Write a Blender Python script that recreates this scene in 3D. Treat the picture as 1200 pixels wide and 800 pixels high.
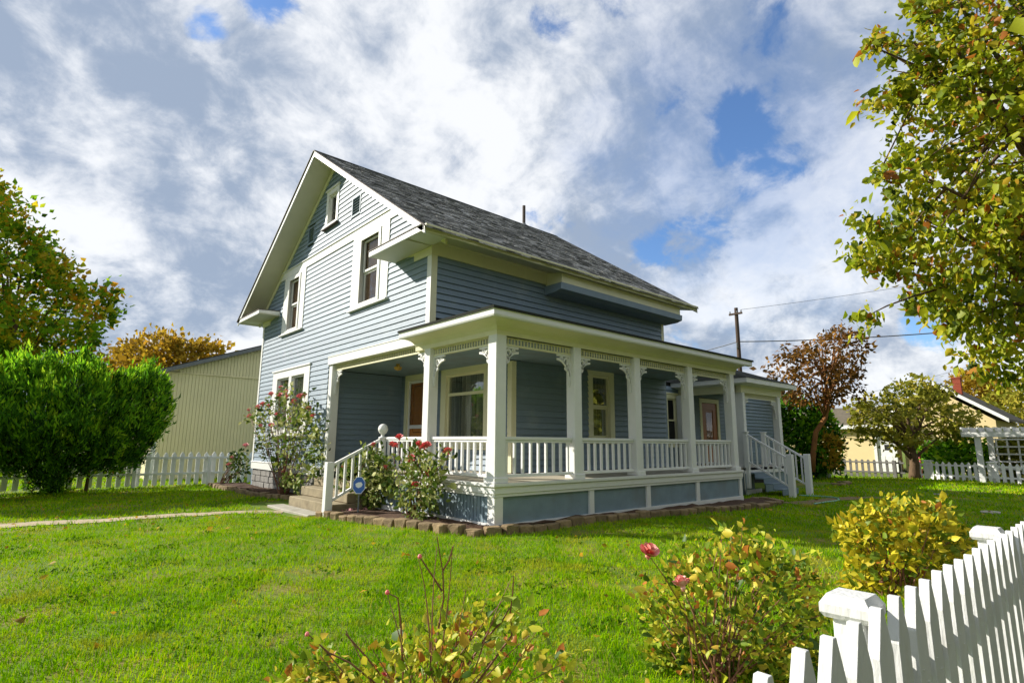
import bpy, bmesh, math, random
import numpy as np
from mathutils import Matrix, Vector

for o in list(bpy.data.objects): bpy.data.objects.remove(o)
SC = bpy.context.scene
COL = SC.collection
rnd = random.Random(7)
NP = np.random.RandomState(11)

# ------------------------------------------------------------------ camera
CAM_H = 1.6
BR = np.array((0.74877, -0.66279, 0.00718))     # camera right
BU = np.array((-0.12303, -0.12833, 0.98407))    # camera up
BF = np.array((0.65131, 0.73772, 0.17764))      # camera forward
FPX = 651.99                                    # focal length for a 1200 px wide picture
cd = bpy.data.cameras.new('camera'); cam = bpy.data.objects.new('camera', cd); COL.objects.link(cam)
cd.sensor_width = 36; cd.lens = 36 * FPX / 1200
cd.clip_start = .05; cd.clip_end = 2000
cam.matrix_world = Matrix(((BR[0], BU[0], -BF[0], 0), (BR[1], BU[1], -BF[1], 0), (BR[2], BU[2], -BF[2], CAM_H), (0, 0, 0, 1)))
SC.camera = cam
# ------------------------------------------------------------------ light
SUN_DIR = Vector((1, -1.41, -1.0)).normalized()      # the way the light travels
sd = bpy.data.lights.new('sun', 'SUN'); sd.energy = 4.4; sd.angle = math.radians(.5); sd.color = (1, .94, .84)
sun = bpy.data.objects.new('sun', sd); COL.objects.link(sun); sun.location = (-10, 14, 20)
sun.rotation_euler = SUN_DIR.to_track_quat('-Z', 'Y').to_euler()
SC.view_settings.view_transform = 'Standard'; SC.view_settings.look = 'None'
SC.view_settings.exposure = 0.86; SC.view_settings.gamma = 1.0
SC.cycles.max_bounces = 6; SC.cycles.transparent_max_bounces = 8

# ------------------------------------------------------------------ world: daylight sky with broken cloud
W = bpy.data.worlds.new('World'); SC.world = W; W.use_nodes = True
wt = W.node_tree; wt.nodes.clear()
def wn(t, **k):
    n = wt.nodes.new(t)
    for a, b in k.items(): setattr(n, a, b)
    return n
def wmath(op, a, b=None, c=None, clamp=False):
    n = wn('ShaderNodeMath', operation=op, use_clamp=clamp)
    for i, x in enumerate((a, b, c)):
        if x is None: continue
        if isinstance(x, (int, float)): n.inputs[i].default_value = x
        else: wt.links.new(x, n.inputs[i])
    return n.outputs[0]
def wmap(v, a, b, c=0., d=1., smooth=True):
    n = wn('ShaderNodeMapRange', interpolation_type='SMOOTHSTEP' if smooth else 'LINEAR')
    wt.links.new(v, n.inputs[0])
    for i, x in enumerate((a, b, c, d)): n.inputs[1 + i].default_value = x
    return n.outputs[0]
def wmix(f, a, b):
    n = wn('ShaderNodeMix', data_type='RGBA')
    for s, x in ((n.inputs[0], f), (n.inputs[6], a), (n.inputs[7], b)):
        if isinstance(x, (int, float)): s.default_value = x
        elif isinstance(x, tuple): s.default_value = (*x, 1)
        else: wt.links.new(x, s)
    return n.outputs[2]
def pixdir(px, py):
    d = (px - 600) / FPX * BR - (py - 400) / FPX * BU + BF
    return d / np.linalg.norm(d)
tc = wn('ShaderNodeTexCoord'); gen = tc.outputs['Generated']
sx = wn('ShaderNodeSeparateXYZ'); wt.links.new(gen, sx.inputs[0])
zz = wmath('ADD', wmath('MAXIMUM', sx.outputs[2], 0.), .62)
cx = wn('ShaderNodeCombineXYZ')
wt.links.new(wmath('DIVIDE', sx.outputs[0], zz), cx.inputs[0]); wt.links.new(wmath('DIVIDE', sx.outputs[1], zz), cx.inputs[1])
def wnoise(scale, detail=6, rough=.55, dist=0., off=(0, 0, 0)):
    m = wn('ShaderNodeMapping'); m.inputs[1].default_value = off; wt.links.new(cx.outputs[0], m.inputs[0])
    n = wn('ShaderNodeTexNoise'); n.inputs['Scale'].default_value = scale; n.inputs['Detail'].default_value = detail
    n.inputs['Roughness'].default_value = rough; n.inputs['Distortion'].default_value = dist
    wt.links.new(m.outputs[0], n.inputs['Vector']); return n.outputs[0]
def spot(px, py, r0, r1):
    n = wn('ShaderNodeVectorMath', operation='DISTANCE'); wt.links.new(gen, n.inputs[0]); n.inputs[1].default_value = tuple(pixdir(px, py))
    return wmap(wmath('ADD', n.outputs[1], wmath('MULTIPLY', wmath('SUBTRACT', RAG, .5), r1 * 1.1)), r0, r1, 1., 0.)
n1 = wnoise(4.6, 10, .58, .25, (3.1, 1.7, 0)); n2 = wnoise(4.2, 10, .60, .35, (7.3, 2.2, 4)); n3 = wnoise(13., 7, .62, .3, (1, 9, 2)); n4 = wnoise(2.2, 3, .5, .2, (5, 3, 1))
RAG = wnoise(9., 6, .65, .3, (4, 4, 7))
dens = wmath('ADD', wmath('ADD', wmath('MULTIPLY', n1, .58), wmath('MULTIPLY', n3, .26)), wmath('MULTIPLY', n4, .16))
for px, py, r0, r1, a in ((240, 32, .01, .06, .13), (655, 2, .02, .12, .07), (310, 4, .01, .06, .12), (893, 190, .01, .14, .085), (900, 120, .05, .36, .015),
                          (835, 293, .01, .09, .09), (770, 292, .01, .06, .10), (480, 112, .01, .05, .10), (415, 90, .01, .04, .10), (950, 30, .02, .22, .03), (135, 208, .01, .06, .09), (1080, 392, .01, .08, .10), (50, 262, .01, .06, .08), (610, 262, .01, .12, .07), (760, 150, .02, .2, .02)):
    dens = wmath('SUBTRACT', dens, wmath('MULTIPLY', spot(px, py, r0, r1), a))
for px, py, r0, r1, a in ((60, 180, .02, .36, .07), (450, 190, .03, .25, .08), (1020, 270, .05, .25, .09), (640, 110, .03, .2, .05), (180, 340, .03, .3, .09), (860, 345, .02, .10, .09), (80, 40, .03, .25, .08)):
    dens = wmath('ADD', dens, wmath('MULTIPLY', spot(px, py, r0, r1), a))
cov = wmath('MULTIPLY', wmap(dens, .36, .445), wmath('SUBTRACT', 1., wmath('MULTIPLY', spot(875, 170, .05, .36), .50)))
lit = wmath('ADD', wmath('MULTIPLY', n2, .64), wmath('MULTIPLY', n3, .36))
for px, py, r0, r1, a in ((90, 50, .05, .30, -.10), (200, 330, .05, .22, -.02), (150, 260, .02, .2, .06), (40, 200, .02, .24, .10), (460, 200, .05, .32, .09), (868, 335, .02, .12, .13), (660, 110, .02, .24, .06), (1040, 330, .05, .3, .0), (980, 250, .05, .3, .04), (800, 250, .05, .3, -.03)):
    lit = wmath('ADD', lit, wmath('MULTIPLY', spot(px, py, r0, r1), a))
lf = wmap(lit, .40, .61)
ccol = wmix(lf, (.20, .245, .32), (.545, .555, .57))
sky = wn('ShaderNodeTexSky'); sky.sky_type = 'NISHITA'; sky.sun_disc = False
sky.sun_elevation = math.radians(30); sky.sun_rotation = math.radians(-35.3); sky.air_density = 1.0; sky.dust_density = .6; sky.ozone_density = 1.5
skc = wn('ShaderNodeMix', data_type='RGBA', blend_type='MULTIPLY'); skc.inputs[0].default_value = 1; wt.links.new(sky.outputs[0], skc.inputs[6]); skc.inputs[7].default_value = (.066, .085, .108, 1)
wb = wn('ShaderNodeBackground'); wt.links.new(wmix(wmath('MULTIPLY', cov, .97), skc.outputs[2], ccol), wb.inputs[0]); wb.inputs[1].default_value = 1.0
wo = wn('ShaderNodeOutputWorld'); wt.links.new(wb.outputs[0], wo.inputs[0])

# ------------------------------------------------------------------ helpers
def measure(px, py, depth):
    """a surveyed point: picture position (1200x800) and distance along the view axis, in metres"""
    d = (px - 600) / FPX * BR - (py - 400) / FPX * BU + BF
    return d * depth + np.array((0, 0, CAM_H))
def project(P):
    q = np.asarray(P, float) - np.array((0, 0, CAM_H))
    z = q @ BF; z = np.where(np.abs(z) < 1e-6, 1e-6, z)
    return 600 + FPX * (q @ BR) / z, 400 - FPX * (q @ BU) / z, z
def sstep(a, b, x):
    t = np.clip((np.asarray(x, float) - a) / (b - a), 0, 1); return t * t * (3 - 2 * t)
def ground(x, y):
    x = np.asarray(x, float); y = np.asarray(y, float)
    h = -.10 * sstep(8, 14, y) - .10 * sstep(9, 18, x)
    return np.maximum(h, -.14) + .016 * np.sin(x * 1.3 + .7 * y) * np.sin(y * 1.1 - .4 * x) + .008 * np.sin(3.1 * x - 1.7 * y)
def root_of(o):
    while o.parent: o = o.parent
    return o
def rel(v, parent):
    if parent is None: return v
    L = root_of(parent).location
    return [(a[0] - L[0], a[1] - L[1], a[2] - L[2]) for a in v]
class Fr:
    """a wall's own axes: u along it, d out of it, z up"""
    def __init__(s, o, u, n): s.o = Vector(o); s.u = Vector(u); s.n = Vector(n)
    def p(s, u, d, z): return tuple(s.o + s.u * u + s.n * d + Vector((0, 0, z)))
WORLD = Fr((0, 0, 0), (1, 0, 0), (0, 1, 0))
class MB:
    def __init__(s): s.v = []; s.f = []; s.t = []
    def add(s, v, f, tone=.5):
        k = len(s.v); s.v += [tuple(a) for a in v]; s.f += [tuple(k + i for i in q) for q in f]; s.t += [tone] * len(f); return s
    def hexa(s, P, tone=.5): return s.add(P, [(0, 3, 2, 1), (4, 5, 6, 7), (0, 1, 5, 4), (1, 2, 6, 5), (2, 3, 7, 6), (3, 0, 4, 7)], tone)
    def box(s, x0, x1, y0, y1, z0, z1, fr=WORLD, tone=.5):
        return s.hexa([fr.p(x0, y0, z0), fr.p(x1, y0, z0), fr.p(x1, y1, z0), fr.p(x0, y1, z0), fr.p(x0, y0, z1), fr.p(x1, y0, z1), fr.p(x1, y1, z1), fr.p(x0, y1, z1)], tone)
    def prism(s, poly, d0, d1, fr=WORLD):                 # outline (u,z) in the wall's plane
        n = len(poly); v = [fr.p(u, d0, z) for u, z in poly] + [fr.p(u, d1, z) for u, z in poly]
        return s.add(v, [tuple(range(n)), tuple(range(2 * n - 1, n - 1, -1))] + [(i, n + i, n + (i + 1) % n, (i + 1) % n) for i in range(n)])
    def prof(s, poly, u0, u1, fr=WORLD):                  # profile (d,z) swept along u
        n = len(poly); v = [fr.p(u0, d, z) for d, z in poly] + [fr.p(u1, d, z) for d, z in poly]
        return s.add(v, [tuple(range(n)), tuple(range(2 * n - 1, n - 1, -1))] + [(i, n + i, n + (i + 1) % n, (i + 1) % n) for i in range(n)])
    def loft(s, rings):
        n = len(rings[0]); v = [p for r in rings for p in r]
        f = [tuple(range(n))] + [(k * n + i, k * n + (i + 1) % n, (k + 1) * n + (i + 1) % n, (k + 1) * n + i) for k in range(len(rings) - 1) for i in range(n)]
        f.append(tuple(range((len(rings) - 1) * n, len(rings) * n))); return s.add(v, f)
    def tube(s, pts, rad, n=6, tone=.5):
        pts = [Vector(p) for p in pts]; rings = []
        if not hasattr(rad, '__len__'): rad = [rad] * len(pts)
        for i, p in enumerate(pts):
            d = (pts[min(i + 1, len(pts) - 1)] - pts[max(i - 1, 0)]); d = d.normalized() if d.length > 1e-9 else Vector((0, 0, 1))
            a = d.cross(Vector((.31, .17, .93)) if abs(d.z) < .9 else Vector((1, .1, 0))).normalized(); b = d.cross(a)
            rings.append([tuple(p + (a * math.cos(2 * math.pi * k / n) + b * math.sin(2 * math.pi * k / n)) * rad[i]) for k in range(n)])
        k0 = len(s.f); s.loft(rings); s.t[k0:] = [tone] * (len(s.f) - k0); return s
    def lathe(s, c, prof, n=12):
        return s.loft([[(c[0] + r * math.cos(2 * math.pi * k / n), c[1] + r * math.sin(2 * math.pi * k / n), c[2] + z) for k in range(n)] for r, z in prof])
    def lathe_y(s, c, r_):
        return s.loft([[(c[0] + r_ * k * math.cos(t), c[1] - d, c[2] + r_ * k * math.sin(t)) for t in np.linspace(0, 2 * math.pi, 7)[:-1]] for k, d in ((1, -.001), (1, .0015), (.3, .0022))])
    def build(s, name, m, parent=None, loc=None, smooth=False, bevel=0, kind=None, tone=False):
        v = s.v
        if parent is not None: v = rel(v, parent)
        elif loc is not None: v = [(a[0] - loc[0], a[1] - loc[1], a[2] - loc[2]) for a in v]
        me = bpy.data.meshes.new(name); me.from_pydata(v, [], s.f)
        bm = bmesh.new(); bm.from_mesh(me); bmesh.ops.recalc_face_normals(bm, faces=bm.faces); bm.to_mesh(me); bm.free()
        if tone:
            a = me.attributes.new('tone', 'FLOAT', 'FACE'); a.data.foreach_set('value', s.t)
        if smooth: me.shade_smooth()
        me.materials.append(m)
        o = link(name, me, parent)
        if loc is not None and parent is None: o.location = loc
        if bevel:
            b = o.modifiers.new('bevel', 'BEVEL'); b.width = bevel; b.segments = 1; b.limit_method = 'ANGLE'
        if kind: o['kind'] = kind
        return o
def link(name, me, parent=None):
    o = bpy.data.objects.new(name, me); COL.objects.link(o)
    if parent is not None: o.parent = parent
    return o
def tag(o, label, cat, group=None):
    o['label'] = label; o['category'] = cat
    if group: o['group'] = group
    return o
def thing(name, label, cat, loc, group=None):
    o = bpy.data.objects.new(name, None); COL.objects.link(o); o.location = loc; o.empty_display_size = .2
    return tag(o, label, cat, group)
def inst(src, name, parent, loc, rz=0., scale=(1, 1, 1)):    # another piece that shares src's mesh; loc in world, parent at world root
    o = src.copy(); o.name = name; COL.objects.link(o); o.parent = parent
    L = root_of(parent).location; o.location = (loc[0] - L[0], loc[1] - L[1], loc[2] - L[2]); o.rotation_euler = (0, 0, rz); o.scale = scale
    return o

# ------------------------------------------------------------------ materials
def mat(name, col, rough=.6, var=.12, scale=6., bump=.0, bscale=40., rand=0., tones=None, col2=None, spec=.4, stretch=(1, 1, 1), trans=0., patches=None, coord='OBJ'):
    m = bpy.data.materials.new(name); m.use_nodes = True; nt = m.node_tree; N = nt.nodes; L = nt.links
    b = N['Principled BSDF']; b.inputs['Roughness'].default_value = rough; b.inputs['Specular IOR Level'].default_value = spec
    geo = N.new('ShaderNodeNewGeometry'); mp = N.new('ShaderNodeMapping'); mp.inputs[3].default_value = stretch
    L.new(geo.outputs['Position'], mp.inputs[0])
    nz = N.new('ShaderNodeTexNoise'); nz.inputs['Scale'].default_value = scale; nz.inputs['Detail'].default_value = 6; nz.inputs['Roughness'].default_value = .6
    L.new(mp.outputs[0], nz.inputs['Vector'])
    def mixc(fac, a, c, mode='MIX'):
        x = N.new('ShaderNodeMix'); x.data_type = 'RGBA'; x.blend_type = mode
        for s, q in ((x.inputs[0], fac), (x.inputs[6], a), (x.inputs[7], c)):
            if isinstance(q, (int, float)): s.default_value = q
            elif isinstance(q, tuple): s.default_value = (*q, 1)
            else: L.new(q, s)
        return x.outputs[2]
    if tones:
        at = N.new('ShaderNodeAttribute'); at.attribute_name = 'tone'; rp = N.new('ShaderNodeValToRGB'); L.new(at.outputs['Fac'], rp.inputs[0])
        e = rp.color_ramp.elements
        for i, (p, c) in enumerate(tones):
            q = e[i] if i < 2 else e.new(p)
            q.position = p; q.color = (*c, 1)
        c0 = rp.outputs[0]
    else: c0 = tuple(col)
    d = col2 or tuple(x * .55 for x in col) if not tones else (col2 or (.02, .03, .01))
    mr = N.new('ShaderNodeMapRange'); L.new(nz.outputs[0], mr.inputs[0]); mr.inputs[1].default_value = .35; mr.inputs[2].default_value = .7; mr.inputs[3].default_value = 0; mr.inputs[4].default_value = var * (2.2 if not col2 else 1)
    c = mixc(mr.outputs[0], c0, d)
    if patches:
        n2 = N.new('ShaderNodeTexNoise'); n2.inputs['Scale'].default_value = patches[1]; n2.inputs['Detail'].default_value = 4; L.new(geo.outputs['Position'], n2.inputs['Vector'])
        m2 = N.new('ShaderNodeMapRange'); L.new(n2.outputs[0], m2.inputs[0]); m2.inputs[1].default_value = patches[2]; m2.inputs[2].default_value = patches[3]; m2.inputs[4].default_value = patches[4]
        c = mixc(m2.outputs[0], c, tuple(patches[0]))
    if rand:
        oi = N.new('ShaderNodeObjectInfo'); hs = N.new('ShaderNodeHueSaturation'); m3 = N.new('ShaderNodeMapRange'); L.new(oi.outputs['Random'], m3.inputs[0]); m3.inputs[3].default_value = 1 - rand; m3.inputs[4].default_value = 1 + rand
        L.new(m3.outputs[0], hs.inputs['Value']); L.new(c, hs.inputs['Color']); c = hs.outputs[0]
    L.new(c, b.inputs['Base Color'])
    if bump:
        nb = N.new('ShaderNodeTexNoise'); nb.inputs['Scale'].default_value = bscale; nb.inputs['Detail'].default_value = 5; L.new(mp.outputs[0], nb.inputs['Vector'])
        bp = N.new('ShaderNodeBump'); bp.inputs['Strength'].default_value = bump; bp.inputs['Distance'].default_value = .02; L.new(nb.outputs[0], bp.inputs['Height']); L.new(bp.outputs[0], b.inputs['Normal'])
    if trans:
        t = N.new('ShaderNodeBsdfTranslucent'); L.new(c, t.inputs[0]); ms = N.new('ShaderNodeMixShader'); ms.inputs[0].default_value = trans
        L.new(b.outputs[0], ms.inputs[1]); L.new(t.outputs[0], ms.inputs[2]); L.new(ms.outputs[0], N['Material Output'].inputs[0])
    return m
def glass(name, tint, refl=.3, see=.45):
    m = bpy.data.materials.new(name); m.use_nodes = True; nt = m.node_tree; N = nt.nodes; L = nt.links; N.remove(N['Principled BSDF'])
    tr = N.new('ShaderNodeBsdfTransparent'); di = N.new('ShaderNodeBsdfDiffuse'); di.inputs[0].default_value = (*tint, 1)
    gl = N.new('ShaderNodeBsdfGlossy'); gl.inputs['Roughness'].default_value = .015; gl.inputs[0].default_value = (.9, .95, .95, 1)
    nz = N.new('ShaderNodeTexNoise'); nz.inputs['Scale'].default_value = 1.4; bp = N.new('ShaderNodeBump'); bp.inputs['Strength'].default_value = .08; bp.inputs['Distance'].default_value = .03
    g = N.new('ShaderNodeNewGeometry'); L.new(g.outputs['Position'], nz.inputs['Vector']); L.new(nz.outputs[0], bp.inputs['Height']); L.new(bp.outputs[0], gl.inputs['Normal'])
    a = N.new('ShaderNodeMixShader'); a.inputs[0].default_value = see; L.new(di.outputs[0], a.inputs[1]); L.new(tr.outputs[0], a.inputs[2])
    b = N.new('ShaderNodeMixShader'); b.inputs[0].default_value = refl; L.new(a.outputs[0], b.inputs[1]); L.new(gl.outputs[0], b.inputs[2])
    L.new(b.outputs[0], N['Material Output'].inputs[0]); return m
BLUE = (.192, .256, .318)
M = dict(
    siding=mat('blue_siding_paint', BLUE, .55, .10, 5, .25, 30, rand=.07, stretch=(1, 1, 8), patches=((.33, .38, .41), 1.3, .58, .75, .35)),
    panel=mat('blue_panel_paint', (.20, .275, .32), .6, .2, 3, .2, 60, patches=((.17, .185, .18), 1.8, .48, .72, .6)),
    white=mat('white_paint', (.72, .72, .69), .45, .05, 4, .10, 50, patches=((.55, .54, .48), 2.6, .60, .8, .35)),
    rail=mat('white_rail_paint', (.74, .74, .72), .45, .04, 6, .08, 60, rand=.03),
    cream=mat('cream_bounce_trim', (.72, .69, .46), .5, .06, 3, .08, 50),  # yellow light bounced off the grass, put into the shaded trim's colour
    soffit=mat('soffit_paint', (.60, .58, .48), .6, .08, 2, .08, 40),
    shingle=mat('roof_shingles', (.1, .1, .1), .9, .35, 14, .6, 70, tones=[(0, (.03, .03, .03)), (1, (.60, .585, .56)), (.4, (.135, .13, .125)), (.75, (.35, .34, .325))], spec=.1),
    flashing=mat('rusty_flashing', (.07, .05, .035), .7, .3, 12, .3),
    pane=glass('window_glass', (.018, .024, .02), .16, .78), pane_up=glass('upper_window_glass', (.03, .022, .015), .07, .8), pane_door=glass('door_glass', (.05, .025, .01), .06, .85),
    curtain=mat('curtain_cloth', (.62, .64, .48), .9, 1.0, 9, col2=(.05, .07, .04), stretch=(1.6, 1.6, .03)), blind=mat('brown_blind', (.36, .235, .14), .8, .25, 10), roomdark=mat('room_dark', (.015, .016, .015), .9, .1, 3),
    door=mat('varnished_door_wood', (.62, .25, .05), .35, .3, 9, .2, 30, stretch=(3, 3, .6)),
    door2=mat('dark_door_wood', (.36, .12, .03), .35, .3, 9, .2, 30, stretch=(3, 3, .6)),
    deck=mat('porch_deck_paint', (.42, .38, .29), .6, .15, 4, .1),
    concrete=mat('tan_concrete', (.30, .25, .155), .9, .25, 7, .5, 50, patches=((.17, .135, .08), 3.2, .47, .68, .75)),
    slab=mat('grey_concrete', (.38, .36, .30), .9, .2, 5, .4, 60, patches=((.20, .18, .12), 3, .5, .7, .6)),
    path=mat('path_concrete', (.42, .34, .22), .95, .2, 6, .4, 50, patches=((.17, .13, .06), 2.5, .5, .72, .7)),
    stone=mat('foundation_stone', (.26, .25, .23), .9, .4, 6, .6, 20),
    brick=mat('edging_block', (.26, .185, .095), .9, .35, 9, .7, 40, rand=.28),
    soil=mat('mulch_soil', (.085, .042, .02), .95, .5, 14, 1., 30),
    dirt=mat('bare_dirt', (.22, .15, .07), .95, .35, 5, .6, 30, patches=((.10, .12, .02), 1.6, .45, .7, .6)),
    lawn=mat('lawn_soil', (.10, .17, .002), 1.0, .3, 2.2, .8, 40, patches=((.27, .19, .05), 1.1, .50, .72, .8)),
    asphalt=mat('asphalt', (.05, .05, .052), .9, .2, 3, .4, 60),
    iron=mat('grey_metal', (.16, .17, .17), .5, .2, 9), brass=mat('brass', (.45, .27, .05), .35, .2, 9),
    tan=mat('tan_shed_paint', (.72, .65, .37), .75, .08, 1.2, .1, 30, rand=.02), shedroof=mat('dark_roof', (.04, .045, .04), .8, .3, 5),
    yellow=mat('yellow_house_paint', (.66, .53, .28), .75, .08, 1.5), nroof=mat('brown_roof', (.13, .11, .075), .9, .4, 5, .4, 30),
    redbrick=mat('red_brick', (.33, .07, .035), .9, .4, 8, .5, 30), greypaint=mat('grey_fence_paint', (.36, .37, .38), .8, .2, 6, .2, rand=.08),
    shade_grey=mat('shade_grey_fence', (.17, .165, .155), .9, .3, 8, .3, rand=.15),  # shade on the rear fence, put into its colour
    farpicket=mat('bright_picket_paint', (.84, .84, .83), .6, .06, 6, .1, rand=.05),
    picket=mat('white_picket_paint', (.62, .625, .61), .6, .07, 9, .30, 45, rand=.06, stretch=(1, 1, .25), patches=((.50, .47, .38), 9, .60, .78, .45)),
    bark=mat('bark', (.16, .10, .055), .95, .5, 14, 1., 40, stretch=(1, 1, .3)), bark_orange=mat('orange_bark', (.30, .13, .04), .95, .4, 10, .9, 30, stretch=(1, 1, .3)),  # even orange brown for the curving trunk
    pole=mat('pole_wood', (.075, .05, .035), .9, .3, 8, .4), wire=mat('wire_rubber', (.10, .11, .13), .7, .1, 5),
    hose=mat('green_hose', (.16, .40, .30), .4, .1, 8), tub=mat('pale_blue_plastic', (.42, .48, .55), .5, .1, 6), signblue=mat('sign_blue', (.05, .14, .48), .4, .05, 8), signwhite=mat('sign_white', (.82, .84, .88), .4, .03, 8),
    cane=mat('rose_cane', (.20, .085, .04), .7, .3, 20), stem=mat('green_stem', (.12, .10, .03), .8, .4, 20),
    leaf_right=mat('leaf_yellow_green', (0, 0, 0), .5, .1, 3, tones=[(0, (.035, .065, .006)), (1, (.46, .16, .02)), (.36, (.21, .29, .010)), (.7, (.52, .54, .02)), (.9, (.60, .46, .03))], trans=.5, spec=.3),
    leaf_maple=mat('leaf_maple', (0, 0, 0), .6, .1, 1, tones=[(0, (.05, .12, .006)), (1, (.66, .32, .015)), (.45, (.22, .42, .012)), (.75, (.60, .50, .02))], trans=.6, spec=.2),
    leaf_rust=mat('leaf_rust', (0, 0, 0), .6, .1, 1, tones=[(0, (.10, .10, .01)), (1, (.62, .34, .03)), (.4, (.36, .21, .016)), (.75, (.54, .38, .03))], trans=.45, spec=.2),
    leaf_brown=mat('leaf_brown', (0, 0, 0), .6, .1, 1, tones=[(0, (.05, .035, .008)), (1, (.50, .25, .03)), (.45, (.20, .095, .018)), (.8, (.38, .18, .025))], trans=.4, spec=.2),
    leaf_olive=mat('leaf_olive', (0, 0, 0), .6, .1, 1, tones=[(0, (.05, .07, .008)), (1, (.48, .40, .05)), (.45, (.19, .21, .018)), (.8, (.36, .34, .03))], trans=.4, spec=.2),
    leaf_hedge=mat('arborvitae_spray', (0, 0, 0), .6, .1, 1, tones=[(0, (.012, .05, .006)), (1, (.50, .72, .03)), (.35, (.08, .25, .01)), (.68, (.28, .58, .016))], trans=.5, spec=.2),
    leaf_rose=mat('leaf_rose', (0, 0, 0), .6, .1, 3, tones=[(0, (.03, .06, .012)), (1, (.55, .55, .22)), (.45, (.12, .20, .02)), (.8, (.34, .38, .08))], trans=.3, spec=.25),
    weed=mat('weed_leaf', (0, 0, 0), .8, .1, 3, tones=[(0, (.04, .11, .004)), (1, (.24, .38, .01)), (.5, (.09, .21, .004))], trans=.35, spec=.1),
    leaf_shrub=mat('leaf_autumn_shrub', (0, 0, 0), .5, .1, 6, tones=[(0, (.06, .13, .008)), (1, (.50, .18, .03)), (.35, (.27, .38, .018)), (.65, (.62, .58, .04)), (.92, (.68, .50, .06))], trans=.35, spec=.3),
    leaf_gold=mat('leaf_gold_shrub', (0, 0, 0), .5, .1, 6, tones=[(0, (.16, .24, .014)), (1, (.50, .18, .02)), (.3, (.66, .56, .025)), (.75, (.80, .64, .04)), (.93, (.66, .40, .03))], trans=.35, spec=.3),
    petal_mix=mat('pinkish_red_petal', (.70, .16, .18), .6, .6, 11, col2=(.84, .52, .50)),
    petal=mat('rose_petal', (.66, .08, .09), .6, .5, 14, col2=(.78, .36, .36)), petal_pink=mat('pink_petal', (.72, .26, .27), .6, .4, 30, col2=(.85, .70, .66)), petal_bud=mat('rose_bud', (.62, .04, .03), .6, .7, 18, col2=(.86, .70, .60)),
    grass=mat('grass_blade', (0, 0, 0), .9, .45, 1.6, col2=(.07, .19, .002), tones=[(0, (.05, .17, .002)), (1, (.54, .42, .05)), (.47, (.26, .50, .001)), (.83, (.48, .63, .002))], trans=.36, spec=.0,
              patches=((.50, .38, .04), 1.0, .56, .70, .55)),
)

# ================================================================== GROUND
def sheet(name, xs, ys, zoff, m, kind='structure'):
    X, Y = np.meshgrid(xs, ys); Z = ground(X, Y) + zoff
    v = np.stack([X.ravel(), Y.ravel(), Z.ravel()], 1); nx = len(xs)
    f = [(j * nx + i, j * nx + i + 1, (j + 1) * nx + i + 1, (j + 1) * nx + i) for j in range(len(ys) - 1) for i in range(nx - 1)]
    me = bpy.data.meshes.new(name); me.from_pydata(v.tolist(), [], f); me.shade_smooth(); me.materials.append(m)
    o = link(name, me); o['kind'] = kind; return o
ax = np.concatenate([[-900, -300, -120, -60, -30], np.arange(-16, 46, .5), [60, 90, 150, 350, 900]])
sheet('lawn', ax, ax, 0, M['lawn'])
def ribbon(name, pts, hw, zoff, m, wob=.05):
    """a path: centre line points with half width, draped on the ground"""
    P = []
    for (a, b) in zip(pts[:-1], pts[1:]):
        n = max(2, int(math.dist(a, b) / .25))
        P += [(a[0] + (b[0] - a[0]) * k / n, a[1] + (b[1] - a[1]) * k / n) for k in range(n)]
    P.append(pts[-1]); V = []; F = []
    for i, p in enumerate(P):
        q = P[min(i + 1, len(P) - 1)]; r = P[max(i - 1, 0)]; t = math.atan2(q[1] - r[1], q[0] - r[0]); nx, ny = -math.sin(t), math.cos(t)
        for k in range(5):
            w = (k / 2 - 1) * (hw + (rnd.uniform(-wob, wob) if k in (0, 4) else 0)); x, y = p[0] + nx * w, p[1] + ny * w
            V.append((x, y, float(ground(x, y)) + zoff))
        if i: F += [((i - 1) * 5 + k, (i - 1) * 5 + k + 1, i * 5 + k + 1, i * 5 + k) for k in range(4)]
    me = bpy.data.meshes.new(name); me.from_pydata(V, [], F); me.materials.append(m); o = link(name, me); o['kind'] = 'structure'; return o
ribbon('path', [(-9, 16.1), (0, 15.1), (2.1, 14.9), (4.0, 14.7), (5.15, 14.2)], .34, .012, M['path'])
ribbon('dirt_path', [(16.9, 7.1), (18.2, 6.9), (19.4, 6.75), (20.6, 6.5), (21.6, 6.2)], .42, .010, M['dirt'], .16)
def soil_bed(name, pts, zin, m=None):
    """planting bed: soil raised behind its edging, dipped at the rim"""
    mb = MB(); c = (sum(p[0] for p in pts) / len(pts), sum(p[1] for p in pts) / len(pts))
    v = [(x, y, float(ground(x, y)) + zin + rnd.uniform(-.015, .02)) for x, y in pts]
    return mb.add(v, [tuple(range(len(v)))]).build(name, M['soil'], kind='structure')
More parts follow.
